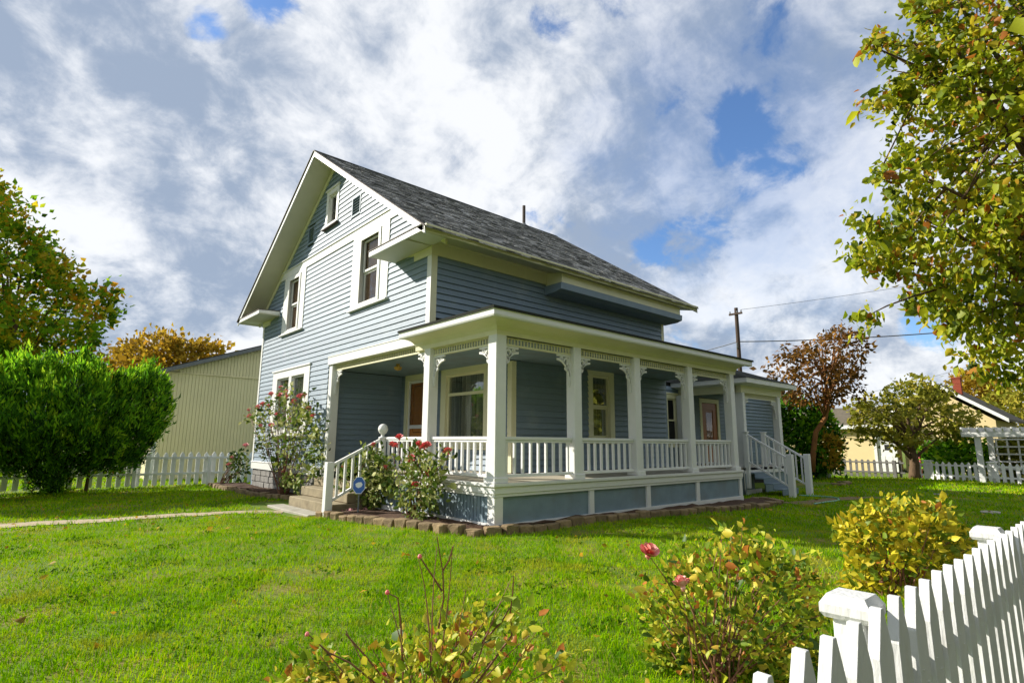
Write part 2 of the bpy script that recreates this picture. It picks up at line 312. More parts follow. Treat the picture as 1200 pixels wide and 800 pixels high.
# soil as fine strips so that it undulates
def soil_strip(name, outer, inner, zin):
    V = []; F = []; n = 48; k = 6
    def along(pl, t):
        L = [math.dist(a, b) for a, b in zip(pl[:-1], pl[1:])]; s = t * sum(L)
        for a, b, l in zip(pl[:-1], pl[1:], L):
            if s <= l or b == pl[-1]: return (a[0] + (b[0] - a[0]) * min(1, s / l), a[1] + (b[1] - a[1]) * min(1, s / l))
            s -= l
    for i in range(n + 1):
        a, b = along(outer, i / n), along(inner, i / n)
        for j in range(k + 1):
            x, y = a[0] + (b[0] - a[0]) * j / k, a[1] + (b[1] - a[1]) * j / k
            V.append((x, y, float(ground(x, y)) + zin + rnd.uniform(-.02, .03)))
        if i: F += [((i - 1) * (k + 1) + j, (i - 1) * (k + 1) + j + 1, i * (k + 1) + j + 1, i * (k + 1) + j) for j in range(k)]
    me = bpy.data.meshes.new(name); me.from_pydata(V, [], F); me.materials.append(M['soil']); o = link(name, me); o['kind'] = 'structure'; return o
soil_strip('garden_bed', [(5.52, 12.5), (5.9, 8.95), (6.28, 8.0), (6.9, 7.80), (9.1, 7.74), (13.9, 7.28), (16.4, 7.2)], [(6.75, 12.5), (6.75, 10), (6.75, 8.1), (7.2, 8.0), (9.1, 7.98), (13.9, 7.98), (16.4, 8.6)], .10)
soil_strip('garden_bed', [(5.80, 23.3), (5.9, 21), (6.05, 18.2), (6.4, 17.0)], [(6.75, 23.3), (6.75, 21), (6.75, 19), (6.75, 17.0)], .11)

def flat(name, x0, x1, y0, y1, z, m):
    o = MB().box(x0, x1, y0, y1, z - .3, z).build(name, m); o['kind'] = 'structure'; return o
flat('road', -60, 80, -10.5, -1.3, .03, M['asphalt']); flat('kerb', -60, 80, -1.298, -1.15, .12, M['slab'])

# ================================================================== HOUSE
XF, YR, YL, XB, XI, YP = 6.69, 10.36, 21.85, 15.85, 9.15, 8.02
DK = .85                                              # deck level
H = thing('house', 'two storey blue clapboard house with white trim, front gable and wraparound porch', 'house', (11.3, 16.1, -.1))
gab = Fr((XF, 0, 0), (0, 1, 0), (-1, 0, 0))           # u = Y
rig = Fr((0, YR, 0), (1, 0, 0), (0, -1, 0))           # u = X
ins = Fr((XI, 0, 0), (0, 1, 0), (-1, 0, 0))
lef = Fr((0, 15.65, 0), (1, 0, 0), (0, -1, 0))
RZ, RY, SL = 10.45, 16.1, .669
def rake(y): return RZ - SL * abs(y - RY)
PITCH = .15
def siding(fr, wall, u0, u1, z0, z1, holes=(), clip=None, lap=.029):
    """lapped boards, one object each, cut round the openings"""
    n = int(round((z1 - z0) / PITCH)); p = (z1 - z0) / n
    for k in range(n):
        za, zb = z0 + k * p, z0 + (k + 1) * p
        ua, ub = u0, u1; ta, tb = u0, u1
        if clip:
            (ua, ub), (ta, tb) = clip(za), clip(zb)
            ua, ub, ta, tb = max(ua, u0), min(ub, u1), max(ta, u0), min(tb, u1)
            if ub - ua < .12: continue
            if tb - ta < .02: ta = tb = (ua + ub) / 2; ta -= .01; tb += .01
        segs = [(ua, ub, ta, tb)]
        for h0, h1, hz0, hz1 in holes:
            if min(zb, hz1) - max(za, hz0) > .45 * p:
                out = []
                for a, b, c, d in segs:
                    if h0 >= b or h1 <= a: out.append((a, b, c, d)); continue
                    if h0 - a > .03: out.append((a, h0, c, h0))
                    if b - h1 > .03: out.append((h1, b, h1, d))
                segs = out
        if rnd.random() < .3:
            a, b, c, d = segs[-1]
            if b - a > 3: q = rnd.uniform(a + 1, b - 1); segs[-1:] = [(a, q - .002, c, q - .002), (q + .002, b, q + .002, d)]
        for a, b, c, d in segs:
            j = rnd.uniform(-.002, .002)
            lo, hi = lap + j, .004 + j
            MB().hexa([fr.p(a, -.02, za), fr.p(b, -.02, za), fr.p(b, lo, za), fr.p(a, lo, za), fr.p(c, -.02, zb), fr.p(d, -.02, zb), fr.p(d, hi, zb), fr.p(c, hi, zb)]).build('siding_board', M['siding'], wall)
def slab(name, fr, poly, m, d0=-.30, d1=-.16): return MB().prism(poly, d0, d1, fr).build(name, m, H)
def ring(mb, fr, u0, u1, z0, z1, w, wt, wb, d0, d1):
    """four boards round an opening; butted"""
    mb.box(u0, u1, d0, d1, z1 - wt, z1, fr); mb.box(u0, u1, d0, d1, z0, z0 + wb, fr) if wb else None
    mb.box(u0, u0 + w, d0, d1, z0 + wb, z1 - wt, fr); mb.box(u1 - w, u1, d0, d1, z0 + wb, z1 - wt, fr); return mb
def window(fr, u0, u1, z0, z1, w, wt, wb, cm, kind, shade='curtain', inner=.0, lattice=False):
    """casing (part) > sash, pane, curtain, sill"""
    c = MB(); ring(c, fr, u0, u1, z0, z1, w, wt, wb, -.14, .040)
    c.box(u0 - .05, u1 + .05, -.0, .075, z1 - .002, z1 + .05, fr) if kind != 'upper' else None
    o = c.build('window', cm, H, bevel=.004)
    a, b, l, t = u0 + w, u1 - w, z0 + wb, z1 - wt
    if inner:
        k = MB(); ring(k, fr, a - .03, b + .03, l - .03, t + .03, .12, .12, .09, .042, .065); k.build('inner_casing', cm, o, bevel=.004)
        a += .09; b -= .09; l += .06; t -= .09
    s = MB(); f = .055; mid = (l + t) / 2
    lights = []
    if kind in ('hung', 'upper', 'attic'):
        if kind == 'attic': ring(s, fr, a, b, l, t, f, f, f, -.10, -.055); lights = [(a + f, b - f, l + f, t - f)]
        else:
            ring(s, fr, a, b, mid - .01, t, f, f, .06, -.08, -.035); ring(s, fr, a, b, l, mid - .012, f, .05, .08, -.12, -.082)
            lights = [(a + f, b - f, mid + .05, t - f, -.06), (a + f, b - f, l + .08, mid - .062, -.10)]
    elif kind == 'picture':
        y = t - (t - l) * .30
        ring(s, fr, a, b, y, t, f, f, .05, -.10, -.04); ring(s, fr, a, b, l, y - .002, f, .03, .08, -.10, -.04)
        lights = [(a + f, b - f, y + .05, t - f), (a + f, b - f, l + .08, y - .032)]
    elif kind == 'pair':
        m = (a + b) / 2
        s.box(m - .11, m + .11, -.10, .035, l, t, fr)
        ring(s, fr, a, m - .112, l, t, f, f, f, -.10, -.04); ring(s, fr, m + .112, b, l, t, f, f, f, -.10, -.04)
        lights = [(a + f, m - .112 - f, l + f, t - f), (m + .112 + f, b - f, l + f, t - f)]
    s.build('sash', cm, o)
    for q in lights:
        dd = q[4] if len(q) > 4 else -.075
        MB().box(q[0], q[1], dd - .006, dd, q[2], q[3], fr).build('pane', M['pane_up' if kind in ('upper', 'attic') else 'pane'], o)
    if shade:
        n = 60; V = []; F = []
        for i in range(n + 1):
            u = a + (b - a) * i / n; d = -.128 + .030 * math.sin(i * 2.1) + .006 * math.sin(i * 5.3)
            V += [fr.p(u, d, l), fr.p(u, d, t)]
            if i: F.append((2 * i - 2, 2 * i, 2 * i + 1, 2 * i - 1))
        MB().add(V, F).build('curtain', M[shade], o)
    if wb: MB().box(u0 - .06, u1 + .06, -.02, .11, z0 - .05, z0 - .002, fr).build('sill', cm, o, bevel=.005)
    return o
# ---- masses
def gpoly(zb): return [(YR, zb), (YR, rake(YR) - .14), (RY, RZ - .14), (YL, rake(YL) - .14), (YL, zb)]
gw = slab('gable_wall', gab, [(15.65, -.2), (YL, -.2), (YL, rake(YL) - .14), (RY, RZ - .14), (YR, rake(YR) - .14), (YR, 3.8), (15.65, 3.8)], M['roomdark'])
# ---- gable front windows (outer casing rectangles)
GLW, WA, WB_, AT = (17.0, 20.28, 1.75, 3.93), (12.35, 14.43, 5.17, 7.28), (17.92, 19.85, 5.22, 7.28), (15.68, 16.60, 8.24, 9.46)
VR, VL = (14.16, 14.72, 8.02, 8.64), (17.48, 18.02, 8.06, 8.66)
holes = [(*GLW,), WA, WB_, AT, VR, VL]
def gclip(z): h = (RZ - .17 - z) / SL; return RY - h, RY + h
siding(gab, gw, 15.65, YL - .12, .86, 3.99, holes)
siding(gab, gw, YR + .02, YL - .12, 3.99, 7.28, holes, gclip)
siding(gab, gw, YR + .02, YL - .12, 7.53, 10.1, holes, gclip)
window(gab, *GLW[:2], *GLW[2:], .44, .25, .2, M['white'], 'pair', 'curtain')
window(gab, *WA, .45, .10, .06, M['white'], 'upper', 'blind', .1)
window(gab, *WB_, .44, .10, .06, M['white'], 'upper', 'blind', .1)
window(gab, *AT, .15, .16, .10, M['white'], 'attic', None)
MB().prof([(.0, 8.16), (.13, 8.16), (.13, 8.19), (0, 8.23)], 15.62, 16.68, gab).build('sill_flashing', M['flashing'], H)
for a, b, c, d in (VR, VL):
    v = MB(); ring(v, gab, a, b, c, d, .05, .05, .05, -.05, .03); v.box(a + .05, b - .05, -.06, -.04, c + .05, d - .05, gab)
    v.build('attic_vent', M['siding'], H)
    vo = bpy.data.objects['attic_vent'] if 'attic_vent.001' not in bpy.data.objects else bpy.data.objects['attic_vent.001']
    for k in range(6):
        z = c + .06 + k * (d - c - .12) / 6
        MB().prof([(-.04, z + .06), (.015, z), (.022, z + .01), (-.033, z + .07)], a + .05, b - .05, gab).build('louvre', M['siding'], vo)
# belt course, corner boards, water table, frieze boards under the rakes
hb = (RZ - .19 - 7.28) / SL; ht = (RZ - .19 - 7.53) / SL
MB().prism([(RY - hb, 7.282), (RY + hb, 7.282), (RY + ht, 7.528), (RY - ht, 7.528)], -.02, .042, gab).build('belt_course', M['white'], H)
MB().prof([(0, 7.53), (.075, 7.53), (.075, 7.555), (0, 7.58)], RY - ht + .03, RY + ht - .03, gab).build('belt_cap', M['white'], H)
MB().box(YL - .12, YL + .02, -.1, .036, .86, 5.98, gab).build('corner_board', M['white'], H, bevel=.004)
MB().box(YR - .036, YR + .14, -.1, .036, 3.99, 5.80, gab).build('corner_board', M['white'], H, bevel=.004)
MB().box(XF - .034, XF + .13, -.1, .036, 4.1, 5.82, rig).build('corner_board', M['cream'], H, bevel=.004)
MB().prof([(-.1, .60), (.045, .60), (.045, .84), (.07, .84), (.02, .875), (-.1, .875)], 15.66, YL + .03, gab).build('water_table', M['white'], H)
st = MB()
z = -.25
for r in range(4):
    u = 15.7 + (r % 2) * -.2
    while u < YL:
        w = rnd.uniform(.35, .62); a, b = max(u, 15.68), min(u + w - .025, YL)
        if b - a > .06: MB().box(a, b, -.2, rnd.uniform(-.03, .01), z, z + .195, gab).build('foundation_stone', M['stone'], gw, bevel=.012)
        u += w
    z += .21
for s in (-1, 1):
    def q(y, off): return (RY + s * y, RZ - .13 - SL * y - off)
    MB().prism([q(0, 0), q(6.3, 0), q(6.3, .20), q(0, .20)], -.02, .044, gab).build('rake_frieze', M['cream'], H)
# ---- right wall, upper storey and ground floor (porch side)
rw = slab('side_wall', rig, [(XF, 3.8), (XF, 6.3), (XB, 6.3), (XB, -.2), (XI, -.2), (XI, 3.8)], M['roomdark'])
RWIN = (12.0, 13.16, 1.62, 3.72)
siding(rig, rw, XF + .13, XB - .1, 4.35, 5.82, lap=.04)
siding(rig, rw, XI + .13, XB - .02, DK + .02, 3.62, [RWIN], lap=.05)
window(rig, *RWIN, .20, .22, .10, M['cream'], 'hung', 'curtain')
MB().box(XB - .10, XB + .03, -.1, .034, 4.2, 5.8, rig).build('corner_board', M['cream'], H)
MB().box(XI - .034, XI + .125, -.1, .034, DK + .01, 3.60, rig).build('corner_board', M['cream'], H, bevel=.004)
MB().box(XF - .03, XB + .02, -.02, .05, 5.805, 6.155, rig).build('frieze_board', M['cream'], H)
MB().prof([(.05, 6.09), (.075, 6.10), (.085, 6.13), (.05, 6.13)], XF + .02, 10.3, rig).build('frieze_moulding', M['cream'], H)
# cornice return block and its swept bracket on the gable side
fz = [(YR - .05, 5.80), (11.07, 5.80), (11.07, 5.93)] + [(11.07 + .7 * t, 5.93 + .09 * math.sin(t * math.pi / 2)) for t in (.25, .5, .75, 1)] + [(YR - .05, 6.02)]
MB().prism(fz, -.02, .05, gab).build('frieze_board', M['cream'], H)
MB().prism([(2 * RY - y, z) for y, z in fz], -.02, .05, gab).build('frieze_board', M['cream'], H)
# boxed bay under the eave
by = YR - .61
bay = MB().prof([(-.0, 5.74), (.61, 5.74), (.61, 6.01), (0, 6.14)], 10.35, 16.0, rig).build('bay_box', M['cream'], H, bevel=.004)
MB().prof([(-.02, 5.50), (.46, 5.52), (.64, 5.57), (.655, 5.74), (-.02, 5.738)], 10.28, 16.05, rig).build('bay_skirt', M['siding'], bay)
# ---- rear and left walls, plain
MB().box(XB - .02, XB + .12, YR + .02, YL, -.2, 6.3).build('rear_wall', M['siding'], H)
MB().prism([(YR, 6.3), (YL, 6.3), (RY, RZ - .2)], -XB - .12 + XF, -XB + .02 + XF, gab).build('rear_gable', M['siding'], H)
MB().box(XF + .03, XB, YL - .02, YL + .12, -.2, 6.4).build('left_wall', M['siding'], H)
# ---- inset front wall with door and big window; left return wall; ceiling
iw = slab('porch_wall', ins, [(YR, -.2), (15.65, -.2), (15.65, 3.8), (YR, 3.8)], M['roomdark'])
IW, ID = (11.2, 13.42, 1.45, 3.72), (14.1, 15.42, DK, 3.70)
siding(ins, iw, YR + .12, 15.63, DK + .02, 3.62, [IW, ID], lap=.05)
MB().box(YR - .034, YR + .13, -.1, .036, DK + .01, 3.60, ins).build('corner_board', M['cream'], H, bevel=.004)
window(ins, *IW, .24, .26, .14, M['cream'], 'picture', 'curtain')
lw = slab('return_wall', lef, [(XF, -.2), (XI, -.2), (XI, 3.8), (XF, 3.8)], M['roomdark'])
siding(lef, lw, XF + .2, XI - .01, DK + .02, 3.62, lap=.05)
MB().box(XF + .2, XB + .1, YP + .02, 15.6, 3.63, 3.67).build('porch_ceiling', M['panel'], H)
dr = MB(); ring(dr, ins, *ID, .16, .24, 0, -.14, .04); dr.box(ID[0] - .06, ID[1] + .06, 0, .09, ID[3], ID[3] + .06, ins)
dr = dr.build('front_door', M['cream'], H, bevel=.004)
a, b = ID[0] + .16, ID[1] - .16
d = MB(); ring(d, ins, a + .01, b - .01, DK + .03, 3.44, .13, .14, .22, -.13, -.085); d.box(a + .14, b - .14, -.13, -.085, 1.72, 1.86, ins)
for z0, z1 in ((1.10, 1.70), (1.88, 3.28)): d.box(a + .16, b - .16, -.135, -.10, z0, z1, ins)
d.build('door_leaf', M['door'], dr, bevel=.006)
s = MB(); ring(s, ins, a, b, DK + .01, 3.45, .07, .08, .12, -.05, -.01); s.box(a + .07, b - .07, -.05, -.01, 1.98, 2.09, ins); s.build('storm_frame', M['rail'], dr)
MB().box(a + .075, b - .075, -.034, -.028, 2.095, 3.365, ins).build('storm_pane', M['pane_door'], dr)
MB().lathe(ins.p(a + .05, .0, 1.9), [(.0, -.05), (.035, -.045), (.035, .045), (0, .05)], 8).build('handle', M['brass'], dr)
# ---- main roof
chev = [(9.6, rake(9.6)), (RY, RZ), (22.6, rake(22.6)), (22.6, rake(22.6) - .115), (RY, RZ - .115), (9.6, rake(9.6) - .115)]
rf = MB(); rf.prism(chev, XF - 16.7, XF - 5.98, gab); roof = rf.build('roof', M['soffit'], H)
for s in (-1, 1):
    def q(y, off): return (RY + s * y, RZ + .012 - SL * y - off)
    for d0, d1 in ((XF - 5.98, XF - 5.945), (XF - 16.735, XF - 16.7)):
        MB().prism([q(0, 0), q(6.56, 0), q(6.56, .17), q(0, .17)], d0, d1, gab).build('rake_board', M['white'], roof)
        MB().prism([q(-.0, -.022), q(6.6, -.022), q(6.6, .006), q(0, .006)], d0 - .01, d1 + .035, gab).build('drip_edge', M['flashing'], roof)
    ye = RY + s * 6.5
    MB().box(5.945, 16.735, min(ye, ye + s * .035), max(ye, ye + s * .035), 5.975, 6.115).build('eave_board', M['cream'], roof)
    # half round gutter
    g = MB(); pr = [(.0, 6.10)] + [(.035 + .035 * math.cos(math.pi + t), 6.10 + .045 * math.sin(math.pi + t)) for t in np.linspace(0, math.pi, 7)]
    fr = Fr((0, ye + s * .035, 0), (1, 0, 0), (0, s, 0)); g.prof(pr + [(.07, 6.115), (0, 6.115)], 5.96, 16.72, fr); g.build('gutter', M['cream'], roof)
    y0, y1 = sorted((ye, ye - s * .78)); zo, zi = 5.99, 6.15
    MB().hexa([(5.98, ye, zo), (16.7, ye, zo), (16.7, ye - s * .78, zi), (5.98, ye - s * .78, zi), (5.98, ye, zo + .03), (16.7, ye, zo + .03), (16.7, ye - s * .78, zi + .03), (5.98, ye - s * .78, zi + .03)]).build('eave_soffit', M['soffit'], roof)
    y0, y1 = sorted((ye, ye - s * 2.42))
    rt = MB().hexa([(5.98, y0, 6.024), (6.68, y0, 6.024), (6.68, y1, 6.024), (5.98, y1, 6.024), (5.98, y0, 6.115), (6.68, y0, 6.155), (6.68, y1, 6.155), (5.98, y1, 6.115)])
    rt.box(5.945, 5.982, y0, y1, 5.985, 6.112); rt.build('cornice_return', M['white'], roof, bevel=.004)
    a1, b1 = sorted((ye - s * .76, ye - s * 2.42)); MB().box(5.98, 6.66, a1, b1, 5.992, 6.02).build('return_soffit', M['soffit'], roof)
    MB().hexa([(5.93, y0, 6.118), (6.66, y0, 6.16), (6.66, y1 + .02, 6.16), (5.93, y1 + .02, 6.118), (5.93, y0, 6.14), (6.66, y0, 6.185), (6.66, y1 + .02, 6.185), (5.93, y1 + .02, 6.14)]).build('return_cap', M['flashing'], roof)
    sh = MB(); rows = 46; Ls = 6.62 * math.hypot(1, SL)
    for r in range(rows):
        t0 = r / rows; t1 = min(1, (r + 1.12) / rows); x = 5.95 - rnd.uniform(0, .3); base = rnd.uniform(-.1, .1)
        while x < 16.73:
            w = rnd.uniform(.16, .36); xa, xb = max(x, 5.95), min(x + w, 16.73); h = rnd.uniform(.012, .03); tn = min(1, max(0, rnd.gauss(.60, .25) + base * .4))
            if xb - xa > .02:
                ya, yb = RY + s * 6.62 * t1, RY + s * 6.62 * t0
                za, zb = RZ - SL * 6.62 * t1, RZ - SL * 6.62 * t0
                j = rnd.uniform(-.02, .02); ya += s * j; za -= SL * j
                sh.add([(xa, ya, za + .004), (xb, ya, za + .004), (xb, ya, za + .012 + h), (xa, ya, za + .012 + h), (xa, yb, zb + .016), (xb, yb, zb + .016)], [(0, 1, 2, 3), (3, 2, 5, 4), (0, 3, 4), (1, 5, 2)], tn)
            x += w + .004
    sh.build('shingles', M['shingle'], roof, kind='stuff', tone=True)
rc = MB()
for k in range(36): rc.prism([(RY - .16, RZ - .075), (RY, RZ + .055), (RY + .16, RZ - .075), (RY + .15, RZ - .1), (RY, RZ + .02), (RY - .15, RZ - .1)], XF - (5.95 + .3 * k + .31), XF - (5.95 + .3 * k), gab)
rc.build('ridge_cap', M['shingle'], roof)
vp = MB().tube([(14.78, 16.05, 10.2), (14.78, 16.05, 11.28)], .065, 10).build('vent_pipe', M['flashing'], H, smooth=False)
MB().lathe((14.78, 16.05, 10.42), [(.2, -.05), (.1, .03), (.07, .1)], 10).build('pipe_flashing', M['iron'], vp)

# ---- porch: deck, skirt, posts, entablature, roof
dk = MB(); dk.box(6.64, 16.0, YP - .06, YR - .03, DK - .05, DK); dk.box(6.64, XI, YR - .028, 15.6, DK - .05, DK); dk.build('porch_deck', M['deck'], H)
de = MB()
pf = [(0, .61), (.035, .61), (.035, .655), (.055, .67), (.055, .775), (.09, .80), (.09, DK + .003), (0, DK + .003)]
pr = Fr((0, YP, 0), (1, 0, 0), (0, -1, 0)); pfr = Fr((XF, 0, 0), (0, 1, 0), (-1, 0, 0))
def mitred(prof, path, m, name, parent):
    """profile (d,z) run along a plan path of (x,y), d to the path's outer side, mitred at corners"""
    rings = []
    for i, p in enumerate(path):
        p = Vector(p); a = (p - Vector(path[i - 1])).normalized() if i else None; b = (Vector(path[i + 1]) - p).normalized() if i + 1 < len(path) else None
        na = Vector((a.y, -a.x)) if a else Vector((b.y, -b.x)); nb = Vector((b.y, -b.x)) if b else na
        n = (na + nb); n = n / (1 + na.dot(nb)) if n.length > 1e-6 else na
        rings.append([(p.x + n.x * d, p.y + n.y * d, z) for d, z in prof])
    return MB().loft(rings).build(name, m, parent)
mitred(pf, [(XF, 12.45), (XF, YP), (16.02, YP)], M['white'], 'deck_fascia', H)
sk = MB().box(XF + .02, XF + .06, YP + .02, 12.4, -.15, .62).build('porch_skirt', M['panel'], H)
MB().box(XF + .06, 16.0, YP + .02, YP + .06, -.15, .62).build('skirt_panel', M['panel'], sk)
MB().box(15.96, 16.0, YP + .06, YR, -.15, .62).build('skirt_panel', M['panel'], sk)
for u, w in ((6.69, .20), (9.3, .15), (11.35, .15), (13.55, .15), (15.88, .14)): MB().box(u - .02, u - .02 + w, -.02, .022, .0, .608, pr).build('skirt_batten', M['white'], sk)
MB().box(6.70, 16.02, -.02, .03, -.12, .125, pr).build('skirt_base', M['white'], sk)
for u, w in ((8.0, .20), (10.35, .16), (12.25, .14)): MB().box(u, u + w, -.02, .022, .0, .608, pfr).build('skirt_batten', M['white'], sk)
MB().box(8.02, 12.4, -.02, .03, -.1, .14, pfr).build('skirt_base', M['white'], sk)
y = 8.22
while y < 12.2:
    if abs(y - 10.43) > .12: MB().box(y, y + .085, -.02, .012, .145, .605, pfr).build('skirt_board', M['panel'], sk)
    y += .105
POSTS = [(XF + .12, 15.53), (XF + .12, 10.43), (XF + .13, YP + .13), (8.99, YP + .12), (11.14, YP + .12), (13.52, YP + .12), (15.82, YP + .12)]
for i, (x, y) in enumerate(POSTS):
    h = .13 if i == 2 else .12
    p = MB(); p.box(x - h, x + h, y - h, y + h, DK + .002 if i else -.15, 3.80 if i else 3.76)
    po = p.build('porch_post', M['white'], H, bevel=.012)
    if i:
        MB().box(x - h - .035, x + h + .035, y - h - .035, y + h + .035, DK + .004, DK + .10).build('plinth', M['white'], po, bevel=.008)
# entablature with a cove
ent = [(-.26, 3.63), (.0, 3.63), (.005, 3.72)] + [(.03 + .30 * (1 - math.cos(t)), 3.74 + .125 * math.sin(t)) for t in np.linspace(.1, math.pi / 2, 6)] + [(.33, 3.885), (-.26, 3.885)]
mitred(ent, [(XF, 10.92), (XF, YP), (16.05, YP)], M['cream'], 'entablature', H)
fas = [(.30, 3.87), (.40, 3.87), (.415, 3.90), (.415, 3.985), (.43, 4.0), (.30, 4.0)]
mitred(fas, [(XF, 10.98), (XF, YP), (16.3, YP)], M['white'], 'porch_eave_board', H)
MB().prof([(-.2, 3.765), (.045, 3.765), (.045, 3.985), (.06, 3.992), (.06, 4.02), (-.2, 4.02)], 10.56, 15.66, gab).build('porch_beam', M['white'], H, bevel=.004)
e = .445
pv = [(XF - e, YP - e, 4.002), (16.35, YP - e, 4.002), (16.35, YR, 4.46), (XI - .1, YR, 4.46), (XF - e, YR, 4.0021), (XF - e, 11.0, 4.002), (XF - .02, 11.0, 4.08), (XF - .02, YR, 4.08)]
pt = [(x, y, z + .05) for x, y, z in pv]
prf = MB().add(pv + pt, [(0, 1, 2, 3), (8, 11, 10, 9), (0, 3, 7, 4), (8, 12, 15, 11), (4, 7, 6, 5), (12, 13, 14, 15), (0, 8, 9, 1), (1, 9, 10, 2), (0, 4, 12, 8), (4, 5, 13, 12), (5, 6, 14, 13)]).build('porch_roof', M['shingle'], H)
MB().box(16.0, 16.05, YP, YR, 3.66, 4.2).build('porch_gable_end', M['cream'], prf)
# railings
def railing(fr, u0, u1, parent, z0=DK, d=-.12):
    r = MB(); r.box(u0, u1, d - .045, d + .045, z0 + .79, z0 + .85, fr); r.box(u0, u1, d - .025, d + .025, z0 + .74, z0 + .788, fr)
    o = r.build('porch_railing', M['rail'], parent, bevel=.006)
    MB().box(u0, u1, d - .035, d + .035, z0 + .09, z0 + .15, fr).build('bottom_rail', M['rail'], o, bevel=.004)
    n = max(2, int(round((u1 - u0) / .212))); first = None
    for k in range(n):
        u = u0 + (k + .5) * (u1 - u0) / n; p = fr.p(u, d, z0 + .15)
        if first is None: first = MB().box(-.024, .024, -.024, .024, 0, .588).build('baluster', M['rail'], o); L = root_of(o).location; first.location = (p[0] - L[0], p[1] - L[1], p[2] - L[2]); first.data.transform(Matrix.Translation(Vector(L)))
        else: inst(first, 'baluster', o, p)
    return o
fx = Fr((XF, 0, 0), (0, 1, 0), (-1, 0, 0)); fy = Fr((0, YP, 0), (1, 0, 0), (0, -1, 0))
railing(fx, 8.29, 10.31, H); railing(fx, 10.55, 12.28, H)
for a, b in zip(POSTS[2:-1], POSTS[3:]): railing(fy, a[0] + .13, b[0] - .12, H)
# spindle friezes and scroll brackets
def frieze(fr, u0, u1, top, d=-.12):
    o = MB(); o.box(u0, u1, d - .03, d + .03, top - .17, top - .135, fr); o.box(u0, u1, d - .03, d + .03, top - .02, top - .001, fr)
    f = o.build('spindle_frieze', M['cream'], H)
    s = MB(); n = int((u1 - u0) / .085)
    for k in range(n):
        u = u0 + (k + .5) * (u1 - u0) / n; s.lathe(fr.p(u, d, top - .135), [(.012, 0), (.02, .03), (.02, .085), (.012, .115)], 6)
    s.build('spindles', M['cream'], f, kind='stuff')
    for side in (0, 1):
        U = (lambda t: u0 + t) if side == 0 else (lambda t: u1 - t)
        zt = top - .172; b = MB()
        def arc(cx, cz, r, w, t0, t1, n=10):
            P = [(cx + (r + w) * math.cos(t), cz + (r + w) * math.sin(t)) for t in np.linspace(t0, t1, n)]; Q = [(cx + r * math.cos(t), cz + r * math.sin(t)) for t in np.linspace(t1, t0, n)]
            for i in range(n - 1): b.prism([(U(P[i][0]), zt + P[i][1]), (U(P[i + 1][0]), zt + P[i + 1][1]), (U(Q[n - 2 - i][0]), zt + Q[n - 2 - i][1]), (U(Q[n - 1 - i][0]), zt + Q[n - 1 - i][1])], d - .02, d + .02, fr)
        b.box(min(U(0), U(.045)), max(U(0), U(.045)), d - .02, d + .02, zt - .62, zt, fr)
        b.box(min(U(.046), U(.40)), max(U(.046), U(.40)), d - .02, d + .02, zt - .045, zt, fr)
        arc(.40, -.47, .335, .045, math.pi / 2, math.pi * .985)
        arc(.135, -.135, .045, .035, 0, 2 * math.pi, 13); arc(.105, -.285, .030, .03, 0, 2 * math.pi, 11); arc(.27, -.085, .02, .024, 0, 2 * math.pi, 9)
        b.lathe(fr.p(U(.03), d, zt - .66), [(.0, -.03), (.028, 0), (.02, .03), (.03, .045)], 7)
        b.build('bracket', M['white'], f)
frieze(fx, 10.56, 15.41, 3.763); frieze(fx, 8.28, 10.31, 3.628)
for a, b in zip(POSTS[2:-1], POSTS[3:]): frieze(fy, a[0] + .13, b[0] - .12, 3.628)
MB().lathe((7.5, 13.1, 3.5), [(.0, -.05), (.09, -.02), (.11, .05), (.05, .08), (.05, .135)], 10).build('porch_light', M['brass'], H)
# front stair railing, ball newel, bottom newel
st = MB().box(6.74 - .065, 6.74 + .065, 12.29, 12.42, DK, 1.66).build('stair_railing', M['rail'], H, bevel=.006)
MB().lathe((6.74, 12.355, 1.66), [(.10, 0), (.10, .03), (.045, .05), (.04, .10), (.075, .12), (.115, .19), (.12, .23), (.10, .30), (.05, .345), (.0, .355)], 16).build('ball_finial', M['rail'], st, smooth=True)
nx, ny = 5.46, 12.40
MB().box(nx - .085, nx + .085, ny - .085, ny + .085, -.12, 1.12).build('newel', M['rail'], st, bevel=.01)
def slope(p, q, w, h, name, parent, m=M['rail']):
    (x0, y0, z0), (x1, y1, z1) = p, q; L = math.hypot(x1 - x0, y1 - y0); ux, uy = (x1 - x0) / L, (y1 - y0) / L; nx_, ny_ = -uy * w, ux * w
    P = []
    for (x, y, z) in (p, q):
        P += [[(x + nx_, y + ny_, z - h), (x - nx_, y - ny_, z - h), (x - nx_, y - ny_, z + h), (x + nx_, y + ny_, z + h)]]
    return MB().loft(P).build(name, m, parent)
slope((6.70, 12.36, 1.64), (nx + .08, ny, 1.06), .04, .032, 'hand_rail', st); slope((6.66, 12.37, .86), (nx + .08, ny, .27), .035, .03, 'stair_bottom_rail', st)
for k in range(6):
    t = (k + .6) / 6.2; x = 6.66 + (nx + .08 - 6.66) * t; z = .88 + (.27 - .86) * t; MB().box(x - .024, x + .024, 12.346, 12.394, z, z + .78).build('baluster', M['rail'], st)
fs = MB().box(5.62, 6.64, 12.50, 15.15, -.2, .17).build('front_steps', M['concrete'], H, bevel=.02)
MB().box(5.98, 6.64, 12.50, 15.3, .172, .40).build('step', M['concrete'], fs, bevel=.02); MB().box(6.32, 6.64, 12.50, 15.3, .402, .62).build('step', M['concrete'], fs, bevel=.02)
MB().box(5.18, 5.60, 12.75, 15.45, -.2, -.05).build('step', M['slab'], fs, bevel=.015)

